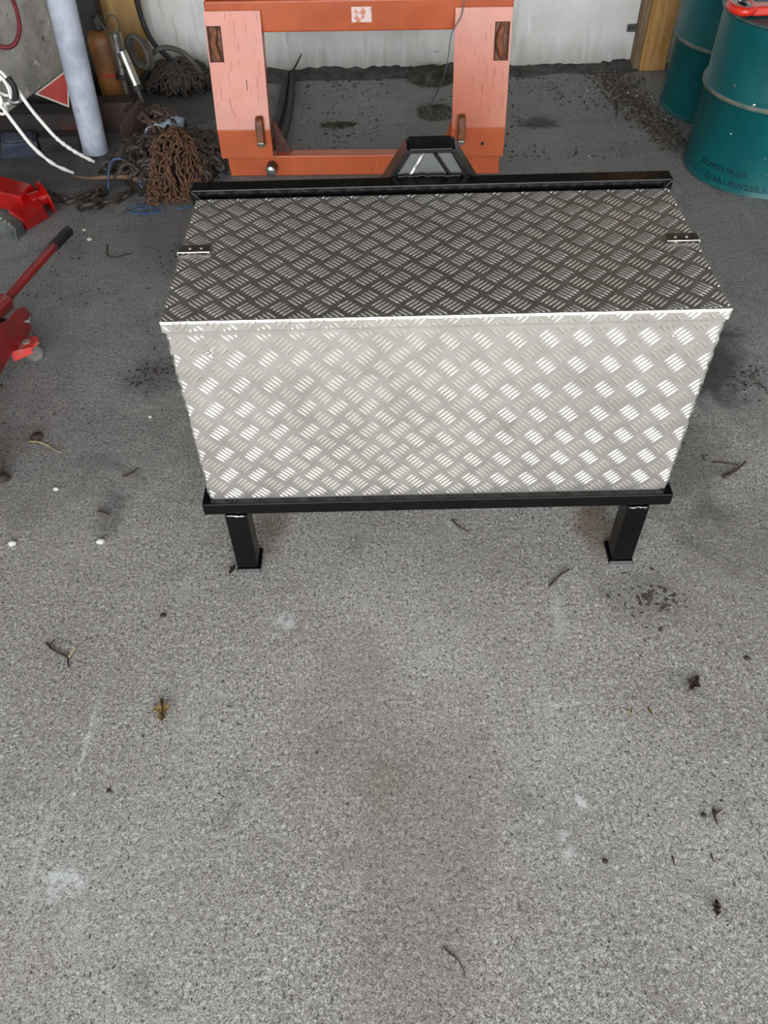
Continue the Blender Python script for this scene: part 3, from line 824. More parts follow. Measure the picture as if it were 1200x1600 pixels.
MB().tube(catmull([(-1.43, 3.245, 0.300), (-1.408, 3.24, 0.287), (-1.385, 3.243, 0.290)], 5), 0.009, 8).build('ferrule', M['steel'], wc, smooth='all')
# strap hook that carries the knot
MB().tube(catmull([(-1.56, 3.262, 0.46), (-1.52, 3.262, 0.42), (-1.47, 3.262, 0.39), (-1.435, 3.262, 0.36)], 5), 0.006, 6).build('carrying_loop', M['rope_white'], wc, smooth='all')

# board, bottle, rams and hoses in the back left corner
MB().box((-1.42, 4.215, 0.0), (-1.112, 4.238, 1.3), euler(y=0.05), (-1.12, 4.225, 0)).build('plywood_board', M['ply'], bevel=0.002, label='tan plywood board leaning on the back wall at the left', cat='board')
gb = empty('amber_bottle', (-1.205, 3.88, 0), 'amber brown steel bottle standing in front of the plywood board', 'bottle')
MB().lathe([(0.056, 0.0), (0.062, 0.008), (0.062, 0.290), (0.058, 0.310), (0.046, 0.326), (0.022, 0.332), (0.012, 0.334)], (-1.215, 3.90, 0), seg=32).build('bottle_body', M['amber'], gb, smooth=True)
MB().lathe([(0.014, 0.330), (0.026, 0.338), (0.026, 0.37), (0.018, 0.385), (0.008, 0.388)], (-1.215, 3.90, 0), seg=20).build('valve_cap', M['rubber'], gb, smooth=True)
MB().box((-1.235, 3.834, 0.160), (-1.175, 3.842, 0.170)).build('red_label_strip', M['sign_red'], gb, bevel=0.001)

MB().box((-1.62, 4.06, 0.0), (-1.255, 4.14, 1.1)).build('dark_backdrop', M['rubber'], bevel=0.004, label='black cabinet standing behind the plastic pipe and the amber bottle', cat='backdrop')  # plain dark slab added to fill the gap behind the pipe

def ram(name, label, top, bot, foot, r):
    t, b, f = Vector(top), Vector(bot), Vector(foot)
    e = empty(name, tuple(f), label, 'hydraulic ram', 'chromed rams by the pipe')
    MB().tube([t, b], r, 20).build('barrel', M['chrome'], e, smooth=True)
    d = (b - t).normalized()
    MB().tube([b - d * 0.006, b + d * 0.016], r * 1.22, 20).build('gland_nut', M['rubber'], e, smooth=True)
    MB().tube([b, f], r * 0.42, 12).build('rod', M['hose_grey'], e, smooth=True)
    MB().tube([t + d * 0.004, t - d * 0.010], r * 0.9, 20).build('end_cap', M['steel'], e, smooth=True)
ram('hydraulic_ram', 'upright chromed hydraulic ram leaning beside the amber bottle', (-1.122, 3.80, 0.345), (-1.130, 3.80, 0.185), (-1.134, 3.80, 0.09), 0.026)
ram('hydraulic_ram', 'slanted chromed hydraulic ram lying lower against the hose coil', (-1.098, 3.76, 0.280), (-1.066, 3.74, 0.155), (-1.05, 3.73, 0.07), 0.022)

cl = empty('hose_coil', (-1.07, 3.93, 0.15), 'coil of grey hose hung between the rams and the plywood', 'hose')
for k in range(3):
    loop = []
    for i in range(28):
        a = 2 * PI * i / 28
        x, z = 0.034 * math.cos(a), 0.066 * math.sin(a)
        tl = 0.35
        loop.append((-1.075 + x * math.cos(tl) - z * math.sin(tl) + 0.006 * k, 3.92 + 0.014 * k + 0.01 * math.sin(a), 0.232 + x * math.sin(tl) + z * math.cos(tl) - 0.006 * k))
    MB().tube(loop, 0.0095, 8, close=True).build('hose_turn', M['hose_grey'], cl, smooth='all')
MB().tube(catmull([(-1.10, 3.98, 0.15), (-1.065, 4.03, 0.172), (-1.02, 4.06, 0.196), (-0.97, 4.08, 0.196), (-0.91, 4.09, 0.168), (-0.865, 4.09, 0.115), (-0.838, 4.09, 0.055), (-0.865, 4.08, 0.012)], 6), 0.0115, 10).build('arched_hose', M['hose_grey'], smooth='all', label='thick grey hose arching over the far chain heap', cat='hose')
MB().tube(catmull([(-1.115, 4.17, 1.0), (-1.105, 4.16, 0.6), (-1.092, 4.15, 0.38), (-1.08, 4.14, 0.28), (-1.045, 4.12, 0.20), (-0.99, 4.13, 0.13), (-0.95, 4.16, 0.02)], 6), 0.012, 8).build('black_cable', M['rubber'], smooth='all', label='black cable hanging down between plywood board and wall', cat='cable')
for (pts, lab) in (([(-1.165, 3.84, 0.35), (-1.150, 3.82, 0.39), (-1.125, 3.80, 0.415), (-1.098, 3.80, 0.40), (-1.098, 3.80, 0.36), (-1.112, 3.80, 0.345)], 'thin steel cable looped over the upright ram'),
                   ([(-1.200, 3.86, 0.40), (-1.185, 3.84, 0.375), (-1.165, 3.83, 0.35), (-1.155, 3.83, 0.325)], 'short steel cable end beside the bottle valve')):
    MB().tube(catmull(pts, 6), 0.004, 6).build('steel_cable', M['hose_grey'], smooth='all', label=lab, cat='cable')
bp = empty('brown_steel_bracket', (-1.07, 3.55, 0), 'dark brown steel angle bracket standing next to the plastic pipe', 'bracket')
MB().prism([(-1.098, 3.47, 0.0), (-1.035, 3.545, 0.02), (-1.018, 3.56, 0.165), (-1.098, 3.48, 0.10)], (-0.010, 0.008, 0)).build('bracket_plate', M['steel_dark'], bp, bevel=0.0015)
MB().box((-1.26, 3.64, 0.0), (-1.075, 3.73, 0.125)).build('bracket_foot', M['steel_dark'], bp, bevel=0.004)
MB().box((-1.098, 3.545, 0.10), (-1.020, 3.66, 0.118)).build('bracket_flange', M['steel_dark'], bp, bevel=0.002)

# ------------------------------------------------------------------ chains
def link_mesh(name, L, W, r, seg=14, ring=6):
    pts = []
    hl = (L - W) / 2
    rad = W / 2 - r
    n = seg // 2
    for k in range(n + 1):
        a = -PI / 2 + PI * k / n
        pts.append((hl + rad * math.cos(a), rad * math.sin(a), 0))
    for k in range(n + 1):
        a = PI / 2 + PI * k / n
        pts.append((-hl + rad * math.cos(a), rad * math.sin(a), 0))
    m = MB().tube(pts, r, ring, close=True)
    me = bpy.data.meshes.new(name)
    me.from_pydata([tuple(p) for p in m.v], [], m.f)
    me.polygons.foreach_set('use_smooth', [True] * len(me.polygons))
    return me

def chain(name, label, path, L, r, material, jit=0.25, group=None, W=None):
    """links strung along the path; every link is a part"""
    W = W or L * 0.68
    me = link_mesh('chain_link', L, W, r)
    me.materials.append(material)
    P = [Vector(p) for p in path]
    org = Vector((sum(p.x for p in P) / len(P), sum(p.y for p in P) / len(P), 0))
    e = empty(name, tuple(org), label, 'chain', group)
    step = L - 2.3 * r
    d = 0.0
    k = 0
    rn = random.Random(len(P) + int(L * 1e4))
    for i in range(len(P) - 1):
        seg = P[i + 1] - P[i]
        ln = seg.length
        if ln < 1e-6:
            continue
        t = seg / ln
        while d < ln:
            q = P[i] + t * d
            tt = (t + Vector((rn.uniform(-jit, jit), rn.uniform(-jit, jit), rn.uniform(-jit, jit) * 0.6))).normalized()
            s = tt.cross(Vector((0, 0, 1)))
            if s.length < 0.05:
                s = Vector((1, 0, 0))
            s.normalize()
            u = s.cross(tt)
            roll = (0.35 if k % 2 else 0.35 + PI / 2) + rn.uniform(-jit, jit)
            s2 = s * math.cos(roll) + u * math.sin(roll)
            u2 = tt.cross(s2)
            o = bpy.data.objects.new('link', me)
            m = Matrix((tt, s2, u2)).transposed().to_4x4()
            m.translation = q - org
            o.matrix_local = m
            COL.objects.link(o)
            o.parent = e
            k += 1
            d += step
        d -= ln
    return k

def heap_h(x, y, cx, cy, rx, ry, h):
    q = ((x - cx) / rx) ** 2 + ((y - cy) / ry) ** 2
    return h * max(0.0, 1 - q) ** 0.7

def mound(name, label, cx, cy, rx, ry, h, material, cat='dirt', n=28, rough=0.012, kind='stuff'):
    m = MB()
    g = 2 * n + 1
    vs, fs = [], []
    for i in range(g):
        for j in range(g):
            x, y = cx + rx * 1.25 * (i - n) / n, cy + ry * 1.25 * (j - n) / n
            z = heap_h(x, y, cx, cy, rx, ry, h)
            nz = noise.noise(Vector((x * 22, y * 22, 0.3))) * rough + noise.noise(Vector((x * 60, y * 60, 1.3))) * rough * 0.5
            edge = min(1, max(0, 1.2 - math.hypot((x - cx) / rx, (y - cy) / ry)) * 4)
            vs.append((x, y, max(-0.004, z + nz * edge - 0.003 * (1 - edge) - 0.002)))
    for i in range(g - 1):
        for j in range(g - 1):
            a = i * g + j
            fs.append((a, a + g, a + g + 1, a + 1))
    m.add(vs, fs)
    return m.build(name, material, smooth='all', label=label, cat=cat, kind=kind)

def heap_path(rnd, cx, cy, rx, ry, h, n, mode, lift=0.0, step=0.05):
    pts = []
    if mode == 'folds':       # strands laid up and down the slope
        cols = n
        for c in range(cols):
            x = cx + rx * 0.92 * (2 * (c + 0.5) / cols - 1)
            span = math.sqrt(max(0.05, 1 - ((x - cx) / rx) ** 2)) * ry
            ys = [cy - span + 2 * span * k / 8 for k in range(9)]
            if c % 2:
                ys.reverse()
            for y in ys:
                xx = x + rnd.uniform(-0.022, 0.022)
                pts.append((xx, y, heap_h(xx, y, cx, cy, rx, ry, h) + 0.008 + lift + rnd.uniform(0, 0.008)))
    else:
        a = rnd.uniform(0, 6.28)
        x, y = cx, cy
        for k in range(n):
            a += rnd.uniform(-0.9, 0.9)
            nx, ny = x + step * math.cos(a), y + step * math.sin(a)
            q = ((nx - cx) / rx) ** 2 + ((ny - cy) / ry) ** 2
            if q > 1:
                a = math.atan2(cy - y, cx - x) + rnd.uniform(-0.8, 0.8)
                nx, ny = x + step * math.cos(a), y + step * math.sin(a)
            x, y = nx, ny
            pts.append((x, y, heap_h(x, y, cx, cy, rx, ry, h) + 0.012 + lift + rnd.uniform(0, 0.012)))
    return pts

r1 = random.Random(21)
mound('rusty_earth_mound', 'rusty earth under the chain heaps beside the orange frame', -0.86, 3.28, 0.20, 0.25, 0.09, M['dirt_brown'], rough=0.02)
chain('fine_rusty_chain', 'fine rust-brown chain bundled in folds left of the orange frame', heap_path(r1, -0.815, 3.19, 0.135, 0.20, 0.150, 15, 'folds', 0.006) + heap_path(r1, -0.815, 3.19, 0.13, 0.19, 0.155, 62, 'wander', 0.006, 0.034), 0.036, 0.0037, M['rust_chain'], 0.5, 'chains heaped on the left')
chain('heavy_dark_chain', 'heavy dark chain heaped around the fine rusty chain', heap_path(r1, -0.865, 3.28, 0.25, 0.27, 0.10, 190, 'wander', 0.0, 0.055), 0.066, 0.0085, M['dark_chain'], 0.45, 'chains heaped on the left')
chain('heavy_brown_chain', 'heavy reddish chain piled below the pale rag', heap_path(r1, -0.93, 3.42, 0.12, 0.12, 0.10, 34, 'wander', 0.05, 0.05), 0.062, 0.0085, M['brown_chain'], 0.45, 'chains heaped on the left')
chain('fine_chain_tail', 'short tail of fine rusty chain in front of the heap', heap_path(r1, -0.835, 3.00, 0.085, 0.065, 0.03, 7, 'folds', 0.004), 0.034, 0.0035, M['rust_chain'], 0.5, 'chains heaped on the left')
chain('oiled_chain', 'dark oiled chain spilling between heap and plastic pipe', heap_path(r1, -1.04, 3.29, 0.11, 0.12, 0.03, 30, 'wander', 0.0, 0.05), 0.06, 0.008, M['dark_chain'], 0.4, 'chains heaped on the left')
loose = catmull([(-1.32, 3.06, 0.010), (-1.27, 3.02, 0.012), (-1.215, 2.995, 0.012), (-1.17, 3.03, 0.014), (-1.12, 3.075, 0.018), (-1.10, 3.03, 0.025), (-1.13, 2.96, 0.018), (-1.16, 2.935, 0.022), (-1.12, 2.92, 0.030), (-1.085, 2.955, 0.020), (-1.05, 2.985, 0.014), (-1.01, 3.02, 0.012), (-1.0, 3.075, 0.012)], 6)
chain('loose_chain', 'loose dark chain lying on the floor near the red arm', loose, 0.062, 0.0085, M['dark_chain'], 0.35, 'chains heaped on the left')
mound('earth_mound', 'dark earth below the far chain heap at the back wall', -0.97, 4.18, 0.19, 0.14, 0.07, M['dirt_brown'], rough=0.02)
chain('grimy_grey_chain', 'grimy grey chain heaped against the back wall', heap_path(r1, -0.97, 4.13, 0.19, 0.15, 0.10, 210, 'wander', 0.0, 0.04), 0.046, 0.0058, M['grey_chain'], 0.45, 'chains heaped on the left')
hk = catmull([(-1.17, 3.25, 0.012), (-1.13, 3.28, 0.02), (-1.09, 3.285, 0.03), (-1.075, 3.262, 0.03)], 5)
MB().tube(catmull([(-1.075, 3.300, 0.03), (-1.10, 3.312, 0.022), (-1.14, 3.29, 0.012), (-1.165, 3.245, 0.010), (-1.155, 3.205, 0.012), (-1.125, 3.195, 0.014), (-1.10, 3.215, 0.016)], 6), lambda t: 0.004 + 0.003 * math.sin(PI * t), 8).build('chain_hook', M['hose_grey'], smooth='all', label='dull steel hook at the foot of the plastic pipe', cat='hook')

# rag on the heap
vs, fs = [], []
for i in range(15):
    for j in range(9):
        x, y = -0.965 + 0.155 * i / 14, 3.335 + 0.10 * j / 8
        z = 0.150 + 0.030 * noise.noise(Vector((x * 30, y * 30, 4))) + 0.016 * noise.noise(Vector((x * 80, y * 80, 2))) - 0.03 * abs((i - 7) / 7) ** 3
        vs.append((x + 0.01 * noise.noise(Vector((x * 40, y * 40, 9))), y, z))
for i in range(14):
    for j in range(8):
        a = i * 9 + j
        fs.append((a, a + 9, a + 10, a + 1))
rg = MB().add(vs, fs).build('crumpled_rag', M['rag'], smooth='all', label='crumpled pale blue-grey rag on top of the chain heap', cat='rag')
sm = rg.modifiers.new('thickness', 'SOLIDIFY'); sm.thickness = 0.003

MB().tube(catmull([(-1.255, 3.205, 0.012), (-1.17, 3.165, 0.020), (-1.05, 3.13, 0.040), (-0.98, 3.10, 0.046), (-0.925, 3.075, 0.040)], 5), lambda t: 0.004 + 0.009 * t, 6).build('wooden_stick', M['stick'], smooth=True, label='pale wooden stick lying across the loose chain', cat='stick')
MB().tube(catmull([(-1.085, 3.08, 0.012), (-1.085, 3.13, 0.050), (-1.078, 3.18, 0.075), (-1.05, 3.19, 0.085), (-1.01, 3.16, 0.078), (-0.97, 3.10, 0.055), (-0.94, 3.05, 0.03)], 6), 0.0036, 6).build('blue_twine_loop', M['twine'], smooth='all', label='blue twine loop standing up out of the chains', cat='twine')
tw = empty('blue_twine_tangle', (-0.93, 2.92, 0), 'tangle of thin blue twine lying in front of the chain heap', 'twine')
rt = random.Random(8)
for k in range(5):
    c = Vector((-0.925 + rt.uniform(-0.03, 0.03), 2.918 + rt.uniform(-0.01, 0.01), 0))
    rx, ry = rt.uniform(0.04, 0.075), rt.uniform(0.018, 0.036)
    a0 = rt.uniform(0, 6)
    pts = [(c.x + rx * math.cos(a0 + 0.75 * i), c.y + ry * math.sin(a0 + 0.75 * i), 0.004 + 0.004 * rt.random()) for i in range(8)]
    MB().tube(catmull(pts, 5), 0.0018, 5).build('twine_strand', M['twine'], tw, smooth='all')
MB().tube(catmull([(-0.915, 3.02, 0.014), (-0.925, 2.98, 0.006), (-0.935, 2.95, 0.004)], 5), 0.0018, 5).build('twine_strand', M['twine'], tw, smooth='all')
MB().tube(catmull([(-0.648, 3.10, 0.004), (-0.640, 3.14, 0.010), (-0.632, 3.19, 0.020)], 5), 0.003, 5).build('blue_twine_end', M['twine'], smooth='all', label='short blue twine end beside the foot of the orange frame', cat='twine')
MB().tube(catmull([(-0.79, 2.925, 0.004), (-0.76, 2.93, 0.005), (-0.735, 2.945, 0.004)], 5), 0.0028, 5).build('blue_twine_end', M['twine'], smooth='all', label='short blue twine end at the rear corner of the box', cat='twine')

# ------------------------------------------------------------------ red trolley jack
jk = empty('trolley_jack', (-1.15, 1.95, 0), 'red trolley jack at the left edge with its handle folded back', 'jack')
def side_plate(x):
    prof = [(1.45, 0.05), (1.45, 0.19), (1.78, 0.214), (1.906, 0.197), (1.95, 0.178), (2.02, 0.164), (2.052, 0.153), (2.076, 0.139), (2.091, 0.119), (2.094, 0.099), (2.084, 0.081), (2.062, 0.069), (2.036, 0.068), (1.97, 0.082), (1.90, 0.100), (1.80, 0.104), (1.65, 0.080)]
    return MB().prism([(x, y, z) for y, z in prof], (0.006, 0, 0))
for x in (-1.088, -1.245):
    side_plate(x).build('side_plate', M['red_dark'], jk, bevel=0.002)
MB().box((-1.24, 1.50, 0.150), (-1.088, 1.90, 0.172)).build('frame_plate', M['red_dark'], jk, bevel=0.003)
MB().tube([(-1.255, 2.067, 0.098), (-1.078, 2.067, 0.098)], 0.008, 14).build('pivot_bolt', M['steel'], jk, smooth=True)
MB().lathe([(0.013, 0), (0.013, 0.006), (0.008, 0.010)], (-1.082, 2.067, 0.098), axis=(1, 0, 0), seg=14).build('bolt_head', M['steel'], jk, smooth=True)
MB().tube([(-1.235, 1.98, 0.10), (-1.095, 1.98, 0.10)], 0.030, 16).build('pump_block', M['rubber'], jk, smooth=True)
MB().tube([(-1.185, 2.02, 0.135), (-1.176, 2.145, 0.112)], 0.030, 16).build('handle_socket', M['red'], jk, smooth=True)
MB().tube([(-1.180, 2.10, 0.118), (-1.147, 2.585, 0.060)], 0.0145, 16).build('handle', M['red_dark'], jk, smooth=True)
MB().tube([(-1.149, 2.56, 0.063), (-1.138, 2.70, 0.044), (-1.1375, 2.706, 0.043)], lambda t: 0.018 if t < 0.9 else 0.014, 16).build('handle_grip', M['rubber'], jk, smooth=True)
MB().prism([(-1.105, 1.935, 0.072), (-1.050, 1.955, 0.072), (-1.035, 1.985, 0.072), (-1.045, 2.012, 0.072), (-1.105, 2.010, 0.072)], (0, 0, 0.008)).build('caster_bracket', M['red_worn'], jk, bevel=0.0015)
MB().prism([(-1.105, 1.936, 0.045), (-1.050, 1.956, 0.060), (-1.050, 1.956, 0.074), (-1.105, 1.936, 0.074)], (-0.002, 0.006, 0)).build('caster_web', M['red_worn'], jk)
MB().prism([(-1.20, 1.98, 0.12), (-1.20, 1.98, 0.165), (-1.20, 1.52, 0.205), (-1.20, 1.44, 0.205), (-1.20, 1.44, 0.150)], (0.07, 0, 0)).build('lift_arm', M['red_dark'], jk, bevel=0.004)
MB().lathe([(0.030, 0.0), (0.048, 0.014), (0.050, 0.024), (0.040, 0.024), (0.036, 0.018)], (-1.165, 1.475, 0.204), seg=24).build('saddle', M['wheel'], jk, smooth=True)
MB().tube([(-1.27, 1.49, 0.062), (-1.06, 1.49, 0.062)], 0.009, 12).build('front_axle', M['steel'], jk, smooth=True)
for x in (-1.275, -1.075):
    MB().lathe([(0.012, -0.014), (0.052, -0.016), (0.061, -0.010), (0.062, 0.010), (0.052, 0.016), (0.012, 0.014)], (x + (0.035 if x > -1.1 else -0.010), 1.49, 0.062), axis=(1, 0, 0), seg=28).build('front_wheel', M['wheel'], jk, smooth=True)
MB().lathe([(0.013, 0), (0.013, 0.004), (0.007, 0.007)], (-1.072, 1.985, 0.080), seg=12).build('caster_bolt', M['wheel'], jk, smooth=True)
cw = MB().lathe([(0.010, -0.011), (0.022, -0.012), (0.025, -0.008), (0.0255, -0.002), (0.019, -0.001), (0.019, 0.001), (0.0255, 0.002), (0.025, 0.008), (0.022, 0.012), (0.010, 0.011)], (-1.072, 2.004, 0.026), axis=(0.75, -0.66, 0), seg=24)
cw.build('caster_wheel', M['wheel'], jk, smooth=True)
cw = MB().lathe([(0.010, -0.011), (0.022, -0.012), (0.025, -0.008), (0.0255, -0.002), (0.019, -0.001), (0.019, 0.001), (0.0255, 0.002), (0.025, 0.008), (0.022, 0.012), (0.010, 0.011)], (-1.275, 2.000, 0.026), axis=(0.85, 0.5, 0), seg=24)
cw.build('caster_wheel', M['wheel'], jk, smooth=True)
for s in (-1, 1):
    c = Vector((-1.072, 2.004, 0)) + Vector((0.75, -0.66, 0)).normalized() * 0.017 * s
    MB().prism([(c.x - 0.006, c.y - 0.007, 0.026), (c.x + 0.006, c.y + 0.007, 0.026), (c.x + 0.006, c.y + 0.007, 0.072), (c.x - 0.006, c.y - 0.007, 0.072)], (0.003 * s, -0.0018 * s, 0)).build('caster_fork', M['wheel'], jk)

# ------------------------------------------------------------------ red arm with steel pad
ra_ = empty('red_implement', (-1.36, 2.90, 0), 'glossy red steel arm with a bare steel pad lying at the left edge', 'machine part')
MB().hexa([(-1.62, 3.00, 0.02), (-1.345, 2.875, 0.02), (-1.310, 2.990, 0.02), (-1.60, 3.14, 0.02)],
          [(-1.62, 3.00, 0.095), (-1.345, 2.868, 0.095), (-1.325, 2.960, 0.100), (-1.60, 3.11, 0.100)]).build('arm_beam', M['red'], ra_, bevel=0.006)
MB().hexa([(-1.400, 2.800, 0.012), (-1.325, 2.795, 0.0), (-1.268, 2.890, 0.0), (-1.325, 2.960, 0.012)],
          [(-1.392, 2.840, 0.062), (-1.318, 2.765, 0.050), (-1.262, 2.850, 0.062), (-1.318, 2.950, 0.085)]).build('arm_head', M['red'], ra_, bevel=0.005)
fl = MB().lathe([(0.055, -0.006), (0.062, -0.004), (0.062, 0.004), (0.055, 0.006)], (-1.285, 2.945, 0.052), axis=(0.78, 0.62, 0.10), seg=32)
fl.build('flange_disc', M['red'], ra_, smooth=True)
MB().tube([(-1.33, 2.90, 0.06), (-1.285, 2.945, 0.055)], 0.030, 20).build('boss', M['red'], ra_, smooth=True)
MB().hexa([(-1.425, 2.770, 0.0), (-1.345, 2.715, 0.0), (-1.325, 2.770, 0.0), (-1.400, 2.830, 0.0)],
          [(-1.418, 2.790, 0.048), (-1.340, 2.730, 0.044), (-1.322, 2.765, 0.050), (-1.396, 2.835, 0.056)]).build('steel_pad', M['steel'], ra_, bevel=0.003)
for k in range(4):
    q = Vector((-1.412, 2.800, 0.050)).lerp(Vector((-1.350, 2.742, 0.046)), k / 3)
    MB().lathe([(0.0045, -0.002), (0.0045, 0.002), (0.002, 0.004)], tuple(q + Vector((0, 0, 0.001))), seg=10).build('pad_stud', M['chrome'], ra_, smooth=True)

# ------------------------------------------------------------------ dark poles behind the orange frame, moss, earth along the wall
for (pts, rr_, lab) in (([(-0.485, 3.36, 0.020), (-0.455, 3.75, 0.022), (-0.455, 4.20, 0.030)], 0.018, 'left of two blackened poles lying behind the orange frame'),
                        ([(-0.430, 3.36, 0.018), (-0.412, 3.75, 0.020), (-0.425, 4.22, 0.028)], 0.016, 'right of two blackened poles lying behind the orange frame')):
    MB().tube(catmull(pts, 6), rr_, 8).build('dark_pole', M['rubber'], smooth='all', label=lab, cat='pole', group='blackened poles behind the frame')
MB().tube(catmull([(-0.43, 4.20, 0.03), (-0.40, 4.22, 0.07), (-0.375, 4.24, 0.105)], 4), lambda t: 0.006 * (1 - 0.6 * t), 6).build('dry_twig', M['twig'], smooth='all', label='dark twig sticking up at the end of the poles', cat='twig')

def tuft(name, label, cx, cy, rx, ry, h, n, seed, material):
    rn = random.Random(seed)
    m = MB()
    for k in range(n):
        a, q = rn.uniform(0, 6.28), math.sqrt(rn.random())
        x, y = cx + rx * q * math.cos(a), cy + ry * q * math.sin(a)
        z = h * (1 - q * q) * rn.uniform(0.5, 1.0)
        b = rn.uniform(0, 6.28)
        l = rn.uniform(0.008, 0.022)
        dx, dy, dz = l * math.cos(b), l * math.sin(b), rn.uniform(-0.004, 0.008)
        w = 0.0022
        p = Vector((x, y, z + 0.002)); q2 = p + Vector((dx, dy, dz)); s = Vector((-dy, dx, 0)).normalized() * w
        m.add([p - s, p + s, q2 + s * 0.3, q2 - s * 0.3, p + Vector((0, 0, w)), q2 + Vector((0, 0, w * 0.5))], [(0, 3, 5, 4), (4, 5, 2, 1), (0, 1, 2, 3)])
    return m.build(name, material, label=label, cat='moss', kind='stuff')
mound('earth_lump', 'lump of earth under the moss at the back wall', 0.255, 4.18, 0.12, 0.11, 0.040, M['dirt'])
tuft('dry_moss', 'clump of dry moss on the floor against the back wall', 0.255, 4.18, 0.11, 0.12, 0.05, 900, 1, M['moss'])
tuft('moss_strip', 'thin strip of moss on the floor inside the orange frame', -0.19, 3.655, 0.075, 0.022, 0.010, 220, 2, M['moss'])
tuft('moss_patch', 'dark mossy litter near the right plate of the orange frame', 0.25, 3.77, 0.09, 0.09, 0.012, 260, 3, M['moss'])

vs, fs = [], []
nx, ny = 240, 14
for i in range(nx + 1):
    x = -1.15 + 2.45 * i / nx
    hh = 0.016 + 0.020 * max(0, noise.noise(Vector((x * 6, 0, 0.5)))) + 0.010 * noise.noise(Vector((x * 25, 1, 0.5)))
    if 0.62 < x < 1.1:
        hh *= 0.45
    if x > 1.15:
        hh += 0.008
    wd = 0.10 + 0.05 * noise.noise(Vector((x * 5, 3, 2)))
    for j in range(ny + 1):
        t = j / ny
        y = 4.302 - (wd + 0.03) * t
        z = max(0, hh) * (1 - t) ** 1.2 + 0.006 * noise.noise(Vector((x * 60, y * 60, 7))) * (1 - t)
        vs.append((x, y, max(0.0005, z) - (0.003 if j == ny else 0)))
for i in range(nx):
    for j in range(ny):
        a = i * (ny + 1) + j
        fs.append((a, a + 1, a + ny + 2, a + ny + 1))
MB().add(vs, fs).build('earth_ridge', M['dirt'], smooth='all', kind='stuff', label='ridge of dark earth swept along the foot of the back wall', cat='dirt')

# ------------------------------------------------------------------ litter
def chips(name, label, material, n, seed, place, smin, smax, flat_=0.4, cat='debris'):
    rn = random.Random(seed)
    m = MB()
    for k in range(n):
        x, y, z0 = place(rn)
        l = rn.uniform(smin, smax)
        w = l * rn.uniform(0.25, 0.8)
        h = min(l, w) * rn.uniform(0.3, 1.0) * flat_ * 2
        R = euler(rn.uniform(-0.25, 0.25), rn.uniform(-0.25, 0.25), rn.uniform(0, 6.28))
        c = Vector((x, y, z0 + h / 2 + 0.0004))
        vs = [c + R @ Vector(p) for p in ((-l / 2, -w / 3, -h / 2), (l / 3, -w / 2, -h / 2), (l / 2, w / 3, -h / 2), (-l / 3, w / 2, -h / 2), (-l / 5, 0, h / 2), (l / 4, 0, h / 2))]
        m.add(vs, [(3, 2, 1, 0), (0, 1, 5, 4), (1, 2, 5), (2, 3, 4, 5), (3, 0, 4)])
    return m.build(name, material, kind='stuff', label=label, cat=cat)

def corner(rn):
    while True:
        t = rn.random()
        x = 1.10 + 0.13 * t + rn.gauss(0, 0.060 - 0.02 * t)
        y = 4.24 - 0.86 * t + rn.gauss(0, 0.05)
        if y > 4.285 or (y > 4.18 and x > 1.22):
            continue
        if min(math.hypot(x - D1[0], y - D1[1]), math.hypot(x - D2[0], y - D2[1])) < 0.304:
            continue
        return x, y, 0.0
chips('wood_chip_litter', 'wood chips and gravel drifted between the back wall and the drums', M['chip_wood'], 1300, 4, corner, 0.005, 0.020)
chips('dark_litter', 'dark crumbs drifted between the back wall and the drums', M['chip_dark'], 1500, 5, corner, 0.005, 0.018)
chips('pale_grit', 'pale grit beside the rear drum', M['chip_white'], 26, 6, corner, 0.006, 0.014)
def backfloor(rn):
    while True:
        x, y = rn.uniform(-0.36, 1.1), rn.uniform(3.26, 4.25)
        if noise.noise(Vector((x * 3, y * 3, 5))) + 0.25 > rn.random():
            return x, y, 0.0
chips('floor_crumbs_rear', 'dark crumbs scattered over the rear floor', M['chip_dark'], 620, 9, backfloor, 0.005, 0.020, 0.3)
chips('pale_crumbs_rear', 'small pale crumbs on the rear floor', M['chip_white'], 40, 10, backfloor, 0.004, 0.010, 0.4)
def leftfloor(rn):
    while True:
        x, y = rn.uniform(-1.25, -0.45), rn.uniform(1.7, 3.0)
        if noise.noise(Vector((x * 4, y * 4, 8))) + 0.2 > rn.random():
            return x, y, 0.0
chips('floor_crumbs_left', 'dark crumbs scattered on the floor left of the box', M['chip_dark'], 340, 12, leftfloor, 0.003, 0.013, 0.3)
def frontfloor(rn):
    while True:
        x, y = rn.uniform(-1.1, 1.1), rn.uniform(0.25, 1.7)
        if abs(x - 0.1) < 0.58 and 1.1 < y:
            continue
        if abs(x) * 0.6 + 0.15 > rn.random():
            return x, y, 0.0
chips('floor_crumbs_front', 'tiny dark crumbs scattered on the front floor', M['chip_dark'], 330, 13, frontfloor, 0.002, 0.007, 0.35)
for (cx, cy, rx, ry, n, sd, lab) in ((-0.70, 1.92, 0.055, 0.06, 90, 31, 'patch of dark crumbs left of the box'), (0.585, 1.065, 0.06, 0.05, 70, 32, 'patch of dark spots on the floor in front of the right leg'),
                                    (1.07, 1.83, 0.09, 0.07, 110, 33, 'dark oily crumbs at the right edge beside the box'), (0.74, 1.62, 0.06, 0.05, 70, 34, 'dark crumbs under the right side of the box'),
                                    (-0.70, 2.62, 0.10, 0.12, 130, 35, 'dark crumbs on the floor behind the left side of the box')):
    chips('crumb_patch', lab, M['chip_dark'], n, sd, lambda rn, cx=cx, cy=cy, rx=rx, ry=ry: (rn.gauss(cx, rx * 0.6), rn.gauss(cy, ry * 0.6), 0.0), 0.004, 0.016, 0.12)

